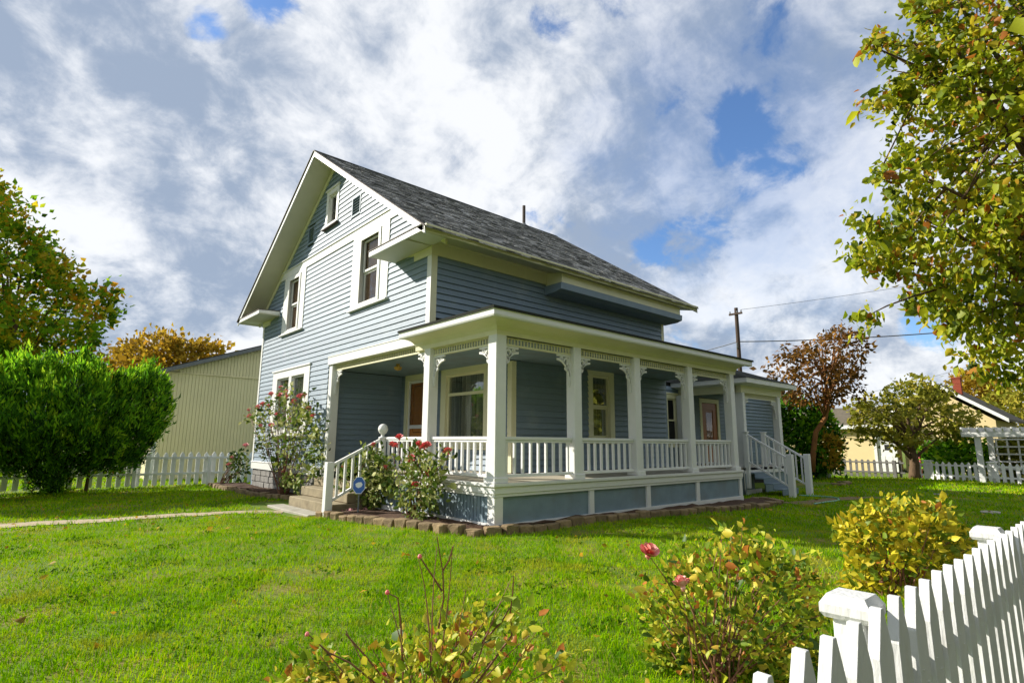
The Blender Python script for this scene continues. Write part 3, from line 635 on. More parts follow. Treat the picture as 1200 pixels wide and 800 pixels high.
# ---- rear wing with its own porch
E2 = Fr((0, 12.0, 0), (1, 0, 0), (0, -1, 0))
ew = MB().box(XB + .13, 27.6, 12.06, 19.6, -.2, 3.9).build('rear_wing', M['roomdark'], H)
EW, ED = (18.30, 19.20, 1.5, 3.45), (20.75, 22.30, .78, 3.42)
siding(E2, ew, XB + .14, 27.6, .30, 3.75, [EW, ED], lap=.05)
window(E2, *EW, .17, .17, .1, M['cream'], 'hung', 'curtain')
rd = MB(); ring(rd, E2, *ED, .17, .17, 0, -.05, .045); rd = rd.build('rear_door', M['cream'], H)
a, b = ED[0] + .17, ED[1] - .17
d = MB(); ring(d, E2, a, b, .79, 3.24, .30, .28, .7, -.045, .0); d.box(a + .3, b - .3, -.045, -.02, 1.49, 2.96, E2); d.build('door_leaf', M['door2'], rd)
MB().box(a + .38, b - .38, -.018, -.010, 1.6, 2.86, E2).build('door_pane', M['pane_door'], rd)
MB().prism([(12.0, 3.9), (19.7, 3.9), (15.85, 5.6)], XF - 27.8, XF - XB - .13, gab).build('wing_roof', M['shingle'], ew)
rpd = MB().box(19.0, 22.7, 9.36, 11.97, .70, .78).build('rear_porch_deck', M['deck'], H)
rs = Fr((0, 9.42, 0), (1, 0, 0), (0, -1, 0)); rfx = Fr((19.2, 0, 0), (0, 1, 0), (-1, 0, 0))
MB().box(19.0, 22.75, -.01, .06, .58, .785, rs).build('deck_fascia', M['white'], rpd); MB().box(19.02, 19.06, 9.37, 11.95, -.2, .70).build('skirt_panel', M['panel'], rpd)
MB().box(19.02, 19.75, -.03, .0, -.2, .58, rs).build('skirt_panel', M['panel'], rpd)
MB().box(20.6, 22.7, -.03, .0, -.2, .58, rs).build('skirt_panel', M['panel'], rpd)
MB().box(19.0, 19.12, .001, .03, -.15, .58, rs).build('skirt_batten', M['white'], rpd); MB().box(19.0, 20.2, .001, .035, -.15, .04, rs).build('skirt_base', M['white'], rpd)
for x, wd, dd in ((19.36, .18, .44), (22.25, .24, .24)):
    po = MB().box(x - wd / 2, x + wd / 2, 9.42, 9.42 + dd, .782, 3.42).build('porch_post', M['white'], H, bevel=.01)
    MB().box(x - wd / 2 - .03, x + wd / 2 + .03, 9.39, 9.45 + dd, .784, .88).build('plinth', M['white'], po)
MB().box(19.0, 19.16, 11.72, 11.92, .782, 3.40).build('porch_post', M['white'], H)
rb = MB().box(19.2, 22.5, -.22, .0, 3.40, 3.66, rs).build('rear_porch_beam', M['cream'], H); MB().box(9.60, 11.95, -.2, .0, 3.40, 3.66, rfx).build('side_beam', M['cream'], rb)
mitred([(.0, 3.655), (.30, 3.70), (.42, 3.70), (.44, 3.86), (0, 3.86)], [(19.2, 12.0), (19.2, 9.42), (22.5, 9.42), (22.5, 12.0)], M['white'], 'porch_eave_board', H)
e = .46; b0 = [(19.2 - e, 9.42 - e, 3.862), (22.5 + e, 9.42 - e, 3.862), (22.5 + e, 12.02, 3.862), (19.2 - e, 12.02, 3.862), (20.85, 12.02, 5.0)]
MB().add(b0, [(0, 1, 4), (1, 2, 4), (3, 0, 4), (2, 3, 4), (0, 3, 2, 1)]).build('rear_porch_roof', M['shingle'], H)
frieze(rs, 19.46, 22.12, 3.398, -.10)
railing(rfx, 9.88, 11.72, H, .78)
sr = MB().box(19.06, 19.20, 9.26, 9.40, .10, 1.98).build('stair_railing', M['rail'], H, bevel=.006)
for x in (19.13, 20.5):
    if x > 20: MB().box(x - .07, x + .07, 9.26, 9.40, .786, 1.98).build('newel', M['rail'], sr, bevel=.006)
    MB().box(x - .09, x + .09, 9.24, 9.42, 1.982, 2.02).build('newel_cap', M['rail'], sr, bevel=.006)
    MB().box(x - .09, x + .09, 7.80, 7.98, -.15, 1.27).build('newel', M['rail'], sr, bevel=.01)
    slope((x, 9.27, 1.90), (x, 7.97, 1.13), .035, .035, 'hand_rail', sr); slope((x, 9.27, .98), (x, 7.97, .24), .03, .03, 'stair_bottom_rail', sr)
    for k in range(7):
        t = (k + .6) / 7.2; y = 9.27 - 1.3 * t; z = 1.0 - .74 * t; MB().box(x - .022, x + .022, y - .022, y + .022, z, z + .88).build('baluster', M['rail'], sr)
rst = MB().box(19.2, 20.42, 9.14, 9.36, .585, .625).build('rear_steps', M['panel'], H)
for k in range(4):
    y1 = 9.14 - .30 * k; z = .585 - .165 * k
    MB().box(19.2, 20.42, y1 - .02, y1, z - .16, z - .002).build('riser', M['siding'], rst)
    if k: MB().box(19.2, 20.42, y1 - .02, y1 + .30, z - .002, z + .035).build('tread', M['panel'], rst)

# ================================================================== EDGING BLOCKS
def edging(label, pts, group=None, bl=.33, hgt=.165):
    r = thing('garden_edging', label, 'garden edging', (pts[0][0], pts[0][1], float(ground(*pts[0]))), group)
    src = None
    S = [0]; 
    for a, b in zip(pts[:-1], pts[1:]): S.append(S[-1] + math.dist(a, b))
    n = int(S[-1] / bl)
    for k in range(n):
        s = (k + .5) * S[-1] / n
        for i in range(len(pts) - 1):
            if S[i] <= s <= S[i + 1]:
                t = (s - S[i]) / (S[i + 1] - S[i]); a, b = pts[i], pts[i + 1]; break
        x, y = a[0] + (b[0] - a[0]) * t, a[1] + (b[1] - a[1]) * t; rz = math.atan2(b[1] - a[1], b[0] - a[0]) + rnd.uniform(-.13, .13)
        z = float(ground(x, y)) - .05 + rnd.uniform(-.03, .02)
        if src is None or k % 6 == 0:
            w = bl / 2 - .017; mb = MB(); j = lambda q: q + rnd.uniform(-.02, .02)
            lo = [(-w, -.09), (-w * .6, -.115), (w * .6, -.115), (w, -.09), (w, .08), (-w, .08)]
            mb.loft([[(j(p[0]), j(p[1]), 0) for p in lo], [(j(p[0]), j(p[1]), hgt) for p in lo], [(p[0] * .93, p[1] * .88, hgt + .025) for p in lo]])
            src = mb.build('block', M['brick'], bevel=.008); src.parent = r
            o = src; o.location = (x - r.location[0], y - r.location[1], z - r.location[2]); o.rotation_euler = (0, 0, rz)
        else: inst(src, 'block', r, (x, y, z), rz, (rnd.uniform(.94, 1.03), rnd.uniform(.9, 1.1), rnd.uniform(.9, 1.08)))
    return r
edging('long brown block edging curving round the porch bed', [(5.42, 12.72), (5.52, 11.5), (5.74, 9.6), (5.95, 8.55), (6.22, 7.98), (6.75, 7.74), (9.1, 7.66), (11.5, 7.42), (13.9, 7.22), (16.3, 7.10), (16.7, 7.5), (16.9, 8.2)])
edging('short brown block edging of the bed at the left house corner', [(5.72, 23.3), (5.74, 21.2), (5.86, 18.6), (6.15, 17.2), (6.6, 16.7)])
edging('small curved block edging out on the back lawn behind the stairs', [(26.2, 9.2), (26.6, 8.9), (27.2, 8.85), (27.8, 9.1), (28.1, 9.6)], bl=.3, hgt=.12)

# ================================================================== FENCES
def picket_mesh(w, t, h, point, m, dog=.16):
    return MB().prism([(-w / 2, 0), (w / 2, 0), (w / 2, h - point), (w / 2 * dog, h), (-w / 2 * dog, h), (-w / 2, h - point)], -t / 2, t / 2)
def fence(name, label, a, b, spacing, w, t, z0, h, point, rails, posts, m, pm=None, rail_side=1, first=0., bevel=0., cap=True, ph=None, pw=.11, nails=False):
    a, b = Vector(a), Vector(b); d = (b - a); L = d.length; d.normalize(); ang = math.atan2(d.y, d.x); nrm = Vector((-d.y, d.x))
    r = thing(name, label, 'fence', (a.x, a.y, 0)); src = None; s = first
    while s < L:
        p = a + d * s
        if src is None:
            pm_ = picket_mesh(w, t, h, point, m)
            if nails:
                for z in rails:
                    for u, dz in ((-.022, .02), (.02, -.022)): pm_.lathe_y((u, -t / 2, z - z0 + dz), .0042)
            src = pm_.build('picket', m, bevel=bevel); src.parent = r
            src.location = (p.x - a.x, p.y - a.y, z0); src.rotation_euler = (0, 0, ang)
        else:
            o = inst(src, 'picket', r, (p.x, p.y, z0 + rnd.uniform(-.006, .006)), ang + rnd.uniform(-.03, .03)); o.rotation_euler[1] = rnd.uniform(-.01, .01)
        s += spacing
    for z in rails:
        q = a + nrm * rail_side * (t / 2 + .022); e_ = b + nrm * rail_side * (t / 2 + .022); k = nrm * .0195
        MB().loft([[(*(x + sg * k), z + zz_) for sg, zz_ in ((-1, -.042), (1, -.042), (1, .042), (-1, .042))] for x in (q, e_)]).build('fence_rail', m, r, bevel=bevel)
    for s in posts:
        p = a + d * s + nrm * rail_side * (t / 2 + .045 + pw / 2 + .003); hh = ph or h + .02
        f = Fr((p.x, p.y, 0), d.to_3d(), nrm.to_3d())
        po = MB().box(-pw / 2, pw / 2, -pw / 2, pw / 2, -.3, z0 + hh - .045, f).build('fence_post', m, r, bevel=max(bevel, .004))
        if cap:
            c = pw / 2 + .3 * pw; q = [(x * c, y * c) for x, y in ((-1, -1), (1, -1), (1, 1), (-1, 1))]; zt = z0 + hh
            MB().loft([[f.p(x * .86, y * .86, zt - .060) for x, y in q], [f.p(x, y, zt - .045) for x, y in q], [f.p(x, y, zt - .02) for x, y in q], [f.p(x * .74, y * .74, zt + .008) for x, y in q]]).build('post_cap', m, po)
    return r
fence('picket_fence', 'white pointed picket fence with capped posts in front of the yellow shrubs', (.48, .567), (9.5, .567), .172, .112, .030, .04, 1.115, .12, (.90, .35), (1.52, 3.70, 5.88, 8.06), M['picket'], first=.0, bevel=.003, ph=1.10, pw=.088, nails=True)
fence('picket_fence', 'white picket fence half hidden by the hedge, before the tan shed', (-6, 24.2), (8.3, 24.2), .272, .15, .025, -.05, 1.19, .10, (.93, .36), (2.2, 4.6, 7.0, 9.4, 11.8), M['farpicket'], rail_side=-1, cap=False, ph=1.1)
fence('picket_fence', 'low white picket fence at the back of the lawn under the pergola', (35.1, 8.3), (33.2, -6), .26, .14, .03, -.14, .93, .10, (.62, .12), (.6, 3.2, 6.0, 9.), M['farpicket'], cap=True, ph=.98, pw=.24)
fence('picket_fence', 'grey picket fence, shade put into its colour, before the yellow wall', (35.6, 15.5), (35.2, 8.7), .30, .13, .03, -.14, .95, .05, (.66, .15), (1., 3.6, 6.4), M['shade_grey'], cap=False, rail_side=-1)

# ================================================================== TAN SHED, NEIGHBOURS, PERGOLA
S = thing('shed', 'tan vertical boarded shed with a dark sloping roof behind the white fence', 'shed', (7.5, 30, -.1))
sf = Fr((0, 28, 0), (1, 0, 0), (0, -1, 0))
def shz(x): return 4.42 + (x - 4.4) * .372
MB().prism([(4.42, -.2), (10.2, -.2), (10.2, shz(10.2)), (4.42, shz(4.42))], -7, -.03, sf).build('wall', M['tan'], S)
bo = MB(); x = 4.6
while x < 10.1:
    bo.box(x, x + .125, -.03, .0, -.1, 4.50, sf); zt = shz(x) - .05
    if zt > 4.6: bo.box(x + .01, x + .135, -.03, .022, 4.5, zt, sf)
    x += .138
bo.build('boards', M['tan'], S, kind='stuff')
MB().prof([(0, 4.47), (.05, 4.47), (.05, 4.50), (0, 4.53)], 4.45, 10.2, sf).build('drip_board', M['tan'], S)
MB().box(4.44, 4.60, -.03, .03, -.1, 4.35, sf).build('corner_board', M['picket'], S)
MB().prism([(3.9, shz(3.9) - .02), (10.6, shz(10.6) - .02), (10.6, shz(10.6) + .17), (3.9, shz(3.9) + .17)], -7.3, .35, sf).build('roof', M['shedroof'], S)
MB().prism([(3.9, shz(3.9) - .04), (10.6, shz(10.6) - .04), (10.6, shz(10.6) + .12), (3.9, shz(3.9) + .12)], .352, .40, sf).build('roof_edge', M['iron'], S)

Hn = thing('cottage', 'low pale yellow house with a brown roof and a white door beyond the grey fence', 'house', (42, 13, -.1)); nf = Fr((42, 0, 0), (0, 1, 0), (-1, 0, 0))
MB().prism([(11.95, -.2), (19, -.2), (19, 2.75), (11.95, 2.75)], -6, 0, nf).build('wall', M['yellow'], Hn)
MB().prof([(-3.2, 4.1), (.45, 2.72), (.45, 2.82), (-3.2, 4.22), (-6.6, 2.82), (-6.6, 2.72)], 10.6, 19.5, nf).build('roof', M['nroof'], Hn)
MB().box(10.6, 19.5, .45, .49, 2.62, 2.86, nf).build('eave_board', M['white'], Hn)
MB().box(11.8, 11.96, -.1, .03, -.2, 2.7, nf).build('corner_board', M['white'], Hn)
w = MB().box(10.75, 11.78, -.3, -.1, -.1, 2.6, nf).build('door', M['white'], Hn)
MB().box(11.08, 11.40, -.1, -.09, 1.25, 1.6, nf).build('door_pane', M['roomdark'], w)
for y in (11.0, 11.42): MB().box(y, y + .28, -.1, -.085, .1, .9, nf).build('door_panel', M['white'], w)
Hg = thing('cottage', 'cream gabled house with a white rake and a red brick chimney', 'house', (46, 8.4, -.1)); gf = Fr((44, 0, 0), (0, 1, 0), (-1, 0, 0))
MB().prism([(6.0, -.2), (10.8, -.2), (10.8, 3.3), (8.6, 5.0), (6.0, 3.1)], -8, 0, gf).build('wall', M['yellow'], Hg)
apx, epx, lpx = (8.75, 5.42), (5.35, 3.02), (11.6, 3.4)
MB().prism([apx, epx, (epx[0], epx[1] + .12), (apx[0], apx[1] + .14), (lpx[0], lpx[1] + .12), lpx], -8.3, .5, gf).build('roof', M['nroof'], Hg)
MB().prism([(apx[0], apx[1] - .06), (epx[0] - .03, epx[1] - .08), (epx[0] - .03, epx[1] + .15), (apx[0], apx[1] + .17)], .5, .56, gf).build('rake_board', M['white'], Hg)
MB().prism([(apx[0] + .001, apx[1] - .06), (lpx[0], lpx[1] - .08), (lpx[0], lpx[1] + .15), (apx[0] + .001, apx[1] + .17)], .5, .56, gf).build('rake_board', M['white'], Hg)
ch = MB(); 
for k in range(14): ch.box(7.75 + (k % 2) * .006, 8.17 - (k % 2) * .006, -2.4, -2.0, 4.6 + k * .095, 4.6 + k * .095 + .085, gf)
ch.box(7.765, 8.155, -2.385, -2.015, 4.6, 5.91, gf); ch.box(7.71, 8.21, -2.44, -1.96, 5.93, 6.0, gf); ch.build('chimney', M['redbrick'], Hg)

P = thing('pergola', 'white garden pergola with lattice panels standing at the back fence', 'pergola', (34.3, 4, -.14))
for x, y in ((34.0, 5.38), (34.0, 2.2), (34.0, -1.0), (35.9, 5.2), (35.9, 2.2), (35.9, -1)): MB().box(x - .11, x + .11, y - .11, y + .11, -.2, 2.2).build('post', M['picket'], P, bevel=.01)
for x in (33.84, 34.16, 35.9): MB().box(x - .04, x + .04, -1.8, 5.95, 2.0, 2.24).build('beam', M['picket'], P)
y = -1.6; src = None
while y < 5.9:
    if src is None:
        src = MB().prism([(-1.35, -.02), (-1.25, -.13), (1.35, -.13), (1.45, -.02), (1.45, .06), (-1.35, .06)], -.03, .03, Fr((0, 0, 0), (1, 0, 0), (0, 1, 0))).build('rafter', M['picket']); src.parent = P; src.location = (35 - 34.3, y - 4, 2.38 + .14)
    else: inst(src, 'rafter', P, (35, y, 2.38))
    y += .30
for y0, y1 in ((2.35, 5.2),):
    la = MB()
    for k in range(7): yy = y0 + (k + .5) * (y1 - y0) / 7; la.box(35.88, 35.91, yy - .035, yy + .035, .3, 1.95)
    for k in range(5): z = .5 + k * .35; la.box(35.85, 35.878, y0, y1, z - .035, z + .035)
    la.build('lattice', M['picket'], P)
rp = MB().tube([(36.2, 8.25, -.2), (36.2, 8.22, 1.35)], .06, 8).build('garden_post', M['petal'], loc=(36.2, 8.25, -.15)); tag(rp, 'thin red post behind the small tree at the back fence', 'post')

# ================================================================== POLE, WIRES, SMALL THINGS
px_, py_ = 35.1, 17.2
UP = thing('utility_pole', 'brown wooden utility pole with a short crossarm behind the porch roof', 'utility pole', (px_, py_, -.15))
MB().tube([(px_, py_, -.2), (px_, py_, 10.5)], [.17, .12], 10).build('pole', M['pole'], UP)
ca = MB().box(px_ - .16, px_ - .06, py_ - .45, py_ + .45, 10.02, 10.14).build('crossarm', M['pole'], UP)
for y in (-.38, -.1, .38): MB().lathe((px_ - .11, py_ + y, 10.14), [(.03, 0), (.05, .04), (.03, .08), (.05, .12), (.0, .16)], 8).build('insulator', M['iron'], ca)
MB().tube([(px_ - .13, py_, 7.75), (px_ - .35, py_ - .1, 7.8), (px_ - .4, py_ - .12, 8.1)], .05, 6).build('bracket', M['iron'], UP)
def wire(label, a, b, sag, r=.022):
    a, b = Vector(a), Vector(b); pts = [a.lerp(b, t) - Vector((0, 0, sag * 4 * t * (1 - t))) for t in np.linspace(0, 1, 15)]
    o = MB().tube([p - a for p in pts], r, 5).build('power_line', M['wire']); o.location = a; tag(o, label, 'wire'); return o
wire('thick lower cable running from the pole towards the big overhanging tree', (px_, py_ - .14, 8.2), measure(1330, 366, 30), .35, .035)
wire('thin cable running from the pole down behind the porch roof', (px_, py_ + .14, 8.2), measure(700, 425, 50), .5, .03)
wire('upper thin wire running right from the crossarm', (px_ - .11, py_ - .38, 10.3), measure(1330, 285, 36), .3, .012)
wire('faint low wire sloping above the gabled house with the chimney', measure(985, 468, 60), measure(1330, 372, 48), .3, .016)
hz = lambda x, y: float(ground(x, y)) + .03
hp = [(19.9, 8.0), (20.05, 7.5), (20.0, 7.0), (19.7, 6.75), (19.2, 6.55), (18.7, 6.5), (18.1, 6.55), (17.4, 6.6)]
ho = MB().tube([(x - 19.2, y - 6.6, hz(x, y) - hz(19.2, 6.6)) for x, y in hp], .022, 6).build('garden_hose', M['hose']); ho.location = (19.2, 6.6, hz(19.2, 6.6)); tag(ho, 'pale green garden hose lying on the dirt by the back stairs', 'hose')
tb = MB().lathe((0, 0, 0), [(.0, 0), (.30, 0), (.34, .05), (.36, .32), (.33, .42), (.18, .50), (.0, .52)], 12).build('storage_tub', M['tub'], smooth=True); q = measure(966, 559, 29.5); tb.location = (q[0], q[1], float(ground(q[0], q[1]))); tag(tb, 'pale blue grey rounded tub on the lawn under the brown tree', 'tub')
for (x, y, w, d, lab) in ((18.75, 2.9, .30, .16, 'flat pale stepping stone in the shaded lawn near the front fence'), (24.5, 5.1, .22, .15, 'small flat stepping stone farther out on the shaded lawn')):
    o = MB().loft([[(w * math.cos(t) * s, d * math.sin(t) * s * 1.4, z) for t in np.linspace(0, 2 * math.pi, 9)[:-1]] for s, z in ((1, 0), (1, .03), (.93, .045))]).build('stepping_stone', M['slab']); o.location = (x, y, float(ground(x, y))); tag(o, lab, 'stepping stone')
sg = thing('yard_sign', 'blue octagonal yard sign with a white mark on a stake before the porch', 'sign', (5.98, 11.93, .08)); sf = Fr((5.98, 11.93, 0.06), (math.sin(.75), -math.cos(.75), 0), (-math.cos(.75), -math.sin(.75), 0))
oc = [(.155 * math.cos(t), .56 + .20 * math.sin(t)) for t in np.linspace(math.pi / 8, 2 * math.pi + math.pi / 8, 9)[:-1]]
MB().box(-.016, .016, -.006, .006, -.1, .38, sf).build('stake', M['iron'], sg); bd = MB().prism(oc, .007, .022, sf).build('sign_board', M['signblue'], sg)
MB().prism([(-.07, .53), (-.01, .50), (.06, .53), (.085, .58), (.05, .63), (-.02, .625), (-.085, .59)], .0225, .025, sf).build('white_mark', M['signwhite'], bd)
rim = MB()
for i in range(8): (a0, b0_), (a1, b1_) = oc[i], oc[(i + 1) % 8]; c0 = (.93 * a0, .56 + .93 * (b0_ - .56)); c1 = (.93 * a1, .56 + .93 * (b1_ - .56)); rim.prism([oc[i], oc[(i + 1) % 8], c1, c0], .0225, .0255, sf)
rim.build('sign_rim', M['signwhite'], bd)

# ================================================================== FOLIAGE
def leaf_mesh(name, C, D, size, aspect, tone, m, parent, fine=False, loc=None, kind=None):
    """one folded leaf per centre: C base points, D the way each leaf points"""
    n = len(C); D = D / np.maximum(np.linalg.norm(D, axis=1, keepdims=True), 1e-6)
    ref = NP.normal(size=(n, 3)); s = np.cross(D, ref); s /= np.maximum(np.linalg.norm(s, axis=1, keepdims=True), 1e-6); nn = np.cross(s, D)
    L = (size * np.exp(NP.normal(0, .28, n)))[:, None]; w = L * aspect * .5 * NP.uniform(.75, 1.2, (n, 1)); cu = NP.uniform(-.05, .30, (n, 1)); fo = NP.uniform(.1, .7, (n, 1))
    if fine: stations = ((0, 0), (.28, 1), (.28, -1), (.5, 0), (.66, .78), (.66, -.78), (1, 0)); T3 = (0, 3, 1, 1, 3, 4, 4, 3, 6, 0, 2, 3, 2, 5, 3, 5, 6, 3)
    else: stations = ((0, 0), (.42, 1), (1, 0), (.42, -1)); T3 = (0, 1, 2, 0, 2, 3)
    nv = len(stations); nt = len(T3) // 3; v = np.empty((n, nv, 3))
    for k, (a_, b_) in enumerate(stations): v[:, k] = C + D * L * a_ + s * w * b_ + nn * (w * abs(b_) * fo - L * cu * a_ * a_)
    org = np.array(root_of(parent).location) if parent else (np.array(loc) if loc is not None else np.zeros(3))
    me = bpy.data.meshes.new(name); me.vertices.add(nv * n); me.vertices.foreach_set('co', (v - org).astype(np.float32).ravel())
    idx = (np.arange(n) * nv)[:, None] + np.array(T3); me.loops.add(3 * nt * n); me.loops.foreach_set('vertex_index', idx.astype(np.int32).ravel())
    me.polygons.add(nt * n); me.polygons.foreach_set('loop_start', np.arange(0, 3 * nt * n, 3, dtype=np.int32)); me.polygons.foreach_set('loop_total', np.full(nt * n, 3, np.int32))
    a = me.attributes.new('tone', 'FLOAT', 'FACE'); a.data.foreach_set('value', np.repeat(np.clip(tone, 0, 1), nt).astype(np.float32))
    me.update(); me.validate(); me.materials.append(m); o = link(name, me, parent)
    if kind: o['kind'] = kind
    return o
def inside(poly, x, y):
    r = np.zeros(len(x), bool); n = len(poly)
    for i in range(n):
        (x0, y0), (x1, y1) = poly[i], poly[(i + 1) % n]
        c = ((y0 > y) != (y1 > y)) & (x < (x1 - x0) * (y - y0) / (y1 - y0 + 1e-9) + x0); r ^= c
    return r
def edged(poly, x, y):
    d = np.full(len(x), 1e9); n = len(poly)
    for i in range(n):
        a, b = np.array(poly[i], float), np.array(poly[(i + 1) % n], float); e = b - a; t = np.clip(((x - a[0]) * e[0] + (y - a[1]) * e[1]) / (e @ e + 1e-9), 0, 1)
        d = np.minimum(d, np.hypot(x - a[0] - t * e[0], y - a[1] - t * e[1]))
    return d
def hit(x, y, where):
    d = ((x - 600) / FPX)[:, None] * BR - ((y - 400) / FPX)[:, None] * BU + BF
    k, val = where
    t = np.full(len(x), val) if k == 'D' else val / d[:, 0 if k == 'X' else 1]
    return d * t[:, None] + np.array((0, 0, CAM_H)), t
def volume(poly, n, where, half, gap=0., seed=0, front=0.):
    """points filling a rounded body whose outline was surveyed: deepest in the middle, thin at the rim"""
    R = np.random.RandomState(seed); P = np.array(poly, float); lo, hi = P.min(0), P.max(0); out = []
    while sum(map(len, out)) < n:
        x = R.uniform(lo[0], hi[0], 4 * n); y = R.uniform(lo[1], hi[1], 4 * n); k = inside(poly, x, y); x, y = x[k], y[k]
        p, t = hit(x, y, where); e = edged(poly, x, y) * t / FPX
        h = np.minimum(half, np.sqrt(np.maximum(e, 0) * half) * .9); u = R.uniform(-1, 1, len(x)); u = np.sign(u) * np.abs(u) ** .6
        v = p + ((p - np.array((0, 0, CAM_H))) / np.maximum(t, 1e-6)[:, None]) * ((u + front) * h)[:, None]
        out.append(v)
    return np.concatenate(out)[:n]
def foliage(name, clumps, per, sig, size, aspect, m, parent, up=.0, out=.6, tone_mu=.45, tone_sd=.2, clump_sd=.12, seed=0, center=None, ztone=0., minz=None, stuff=False):
    R = np.random.RandomState(seed + 5); nc = len(clumps); C = np.repeat(clumps, per, 0) + R.normal(size=(nc * per, 3)) * np.asarray(sig)
    if minz is not None: C[:, 2] = np.maximum(C[:, 2], ground(C[:, 0], C[:, 1]) + minz + R.uniform(0, .05, len(C)))
    c = clumps.mean(0) if center is None else np.array(center); o = C - c; o /= np.maximum(np.linalg.norm(o, axis=1, keepdims=True), 1e-6)
    D = o * out + R.normal(size=C.shape) * .6 + np.array((0, 0, up))
    t = np.repeat(R.normal(tone_mu, clump_sd, nc), per) + R.normal(0, tone_sd, nc * per)
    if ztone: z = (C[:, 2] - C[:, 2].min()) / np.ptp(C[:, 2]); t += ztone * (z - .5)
    return leaf_mesh(name, C, D, size, aspect, t, m, parent, fine=size < .14, kind='stuff' if stuff else None)
def limbs(mb, base, top, targets, r0, n=7, seed=0, droop=.0):
    """trunk to the top, then limbs curving out to the given clumps"""
    R = random.Random(seed); base, top = Vector(base), Vector(top); L = (top - base).length
    tr = [base.lerp(top, t) + Vector((R.uniform(-1, 1), R.uniform(-1, 1), 0)) * .03 * L * math.sin(t * math.pi) for t in np.linspace(0, 1, 8)]
    mb.tube(tr, [r0 * (1.25 if i == 0 else 1 - .55 * i / 7) for i in range(8)], 9)
    for q in targets:
        q = Vector(q); f = R.uniform(.35, .95); s = base.lerp(top, f); mid = s.lerp(q, .5) + Vector((0, 0, (q - s).length * (.12 - droop))) + Vector((R.uniform(-1, 1), R.uniform(-1, 1), R.uniform(-.5, .5))) * (q - s).length * .08
        P = [s.lerp(mid, t).lerp(mid.lerp(q, t), t) for t in np.linspace(0, 1, 6)]; rr = r0 * (.42 - .15 * f)
        mb.tube(P, [rr * (1 - .85 * i / 5) for i in range(6)], 5)
def pick(c, n, seed=0): return c[np.random.RandomState(seed).choice(len(c), min(n, len(c)), False)]
def poly_ext(poly): return poly

# --- big overhanging tree at the right; its trunk stands on the street side of the fence
T = thing('street_tree', 'large tree with drooping yellow green leaves overhanging the front fence', 'tree', (9.6, .1, -.1))
RTP = [(1260, -60), (1065, -60), (1066, 2), (1085, 25), (1095, 40), (1075, 46), (1020, 48), (1016, 60), (1050, 70), (1080, 60), (1085, 85), (1060, 93), (1038, 102), (1040, 112), (1065, 118), (1048, 135), (1062, 148), (1085, 140), (1098, 158), (1102, 178), (1080, 172), (1052, 163), (1053, 180), (1027, 198), (1030, 212), (1060, 230), (1072, 242), (1062, 255), (1040, 258), (1000, 250), (1013, 275), (996, 295), (1015, 312), (1050, 325), (1078, 325), (1062, 345), (1075, 360), (1098, 374), (1112, 386), (1128, 400), (1124, 414), (1150, 424), (1168, 438), (1260, 446)]
c1 = volume(RTP, 720, ('D', 6.6), 1.6, seed=1)
R = np.random.RandomState(3); u = R.normal(size=(900, 3)); u /= np.linalg.norm(u, axis=1, keepdims=True)
el = np.array((9.6, -.3, 5.6)) + u * (R.uniform(.3, 1, 900) ** .4)[:, None] * np.array((3.1, 3.4, 3.4))
x_, y_, z_ = project(el); vis = (z_ > .3) & (x_ < 1240) & (x_ > -50) & (y_ > -40) & (y_ < 840)
el = el[~vis & (el[:, 2] > 2.6) & (z_ > 3)]
iso = np.repeat(np.array([measure(1013, 370, 6.2), measure(1008, 378, 6.25), measure(1018, 366, 6.2), measure(1016, 125, 6.6), measure(1022, 123, 6.6)]), 1, 0)
arms = []
for pl in ([(1018, 50), (1040, 52), (1066, 62), (1090, 72)], [(1013, 125), (1040, 122), (1062, 128)], [(1036, 104), (1060, 98), (1082, 96)], [(1054, 168), (1075, 176), (1095, 182)], [(1028, 200), (1034, 212), (1052, 226), (1072, 240)], [(1001, 253), (1012, 262), (1030, 262), (1052, 262), (1078, 270)], [(998, 294), (1014, 304), (1034, 314), (1060, 322)], [(1014, 278), (1036, 284), (1060, 290)], [(1066, 4), (1084, 20), (1096, 40)], [(1062, 347), (1082, 356), (1100, 370)]):
    for (x0, y0), (x1, y1) in zip(pl[:-1], pl[1:]):
        for t in np.arange(0, 1, 8 / max(8, math.hypot(x1 - x0, y1 - y0))): arms.append(measure(x0 + (x1 - x0) * t + rnd.uniform(-3, 3), y0 + (y1 - y0) * t + rnd.uniform(-5, 5), 6.5 + .25 * math.sin(y0)))
foliage('arm_leaves', np.array(arms), 10, (.055, .055, .06), .088, .62, M['leaf_right'], T, up=-.7, out=.2, tone_mu=.50, tone_sd=.24, clump_sd=.12, seed=6)
foliage('crown', np.concatenate([c1, iso]), 20, (.08, .08, .085), .082, .62, M['leaf_right'], T, up=-.75, out=.35, tone_mu=.55, tone_sd=.2, clump_sd=.14, seed=1)
foliage('outer_crown', el, 13, (.2, .2, .18), .14, .62, M['leaf_right'], T, up=-.7, out=.3, seed=2)
mb = MB(); tgt = [tuple(p) for p in pick(c1, 46, 2)] + [tuple(p) for p in pick(el, 22, 4)]
limbs(mb, (9.6, .1, -.15), (9.5, -.1, 6.6), tgt, .17, seed=5); tw = [measure(1200, 70, 6.5), measure(1110, 95, 6.5), measure(1085, 90, 6.6), measure(1042, 82, 6.6)]
mb.tube(tw, [.03, .02, .012, .005], 5); mb.tube([measure(1130, 330, 6.4), measure(1070, 347, 6.3), measure(1040, 358, 6.2), measure(1016, 370, 6.2)], [.018, .012, .009, .005], 5); mb.tube([measure(1100, 122, 6.6), measure(1055, 123, 6.6), measure(1014, 124, 6.6)], [.014, .009, .004], 5)
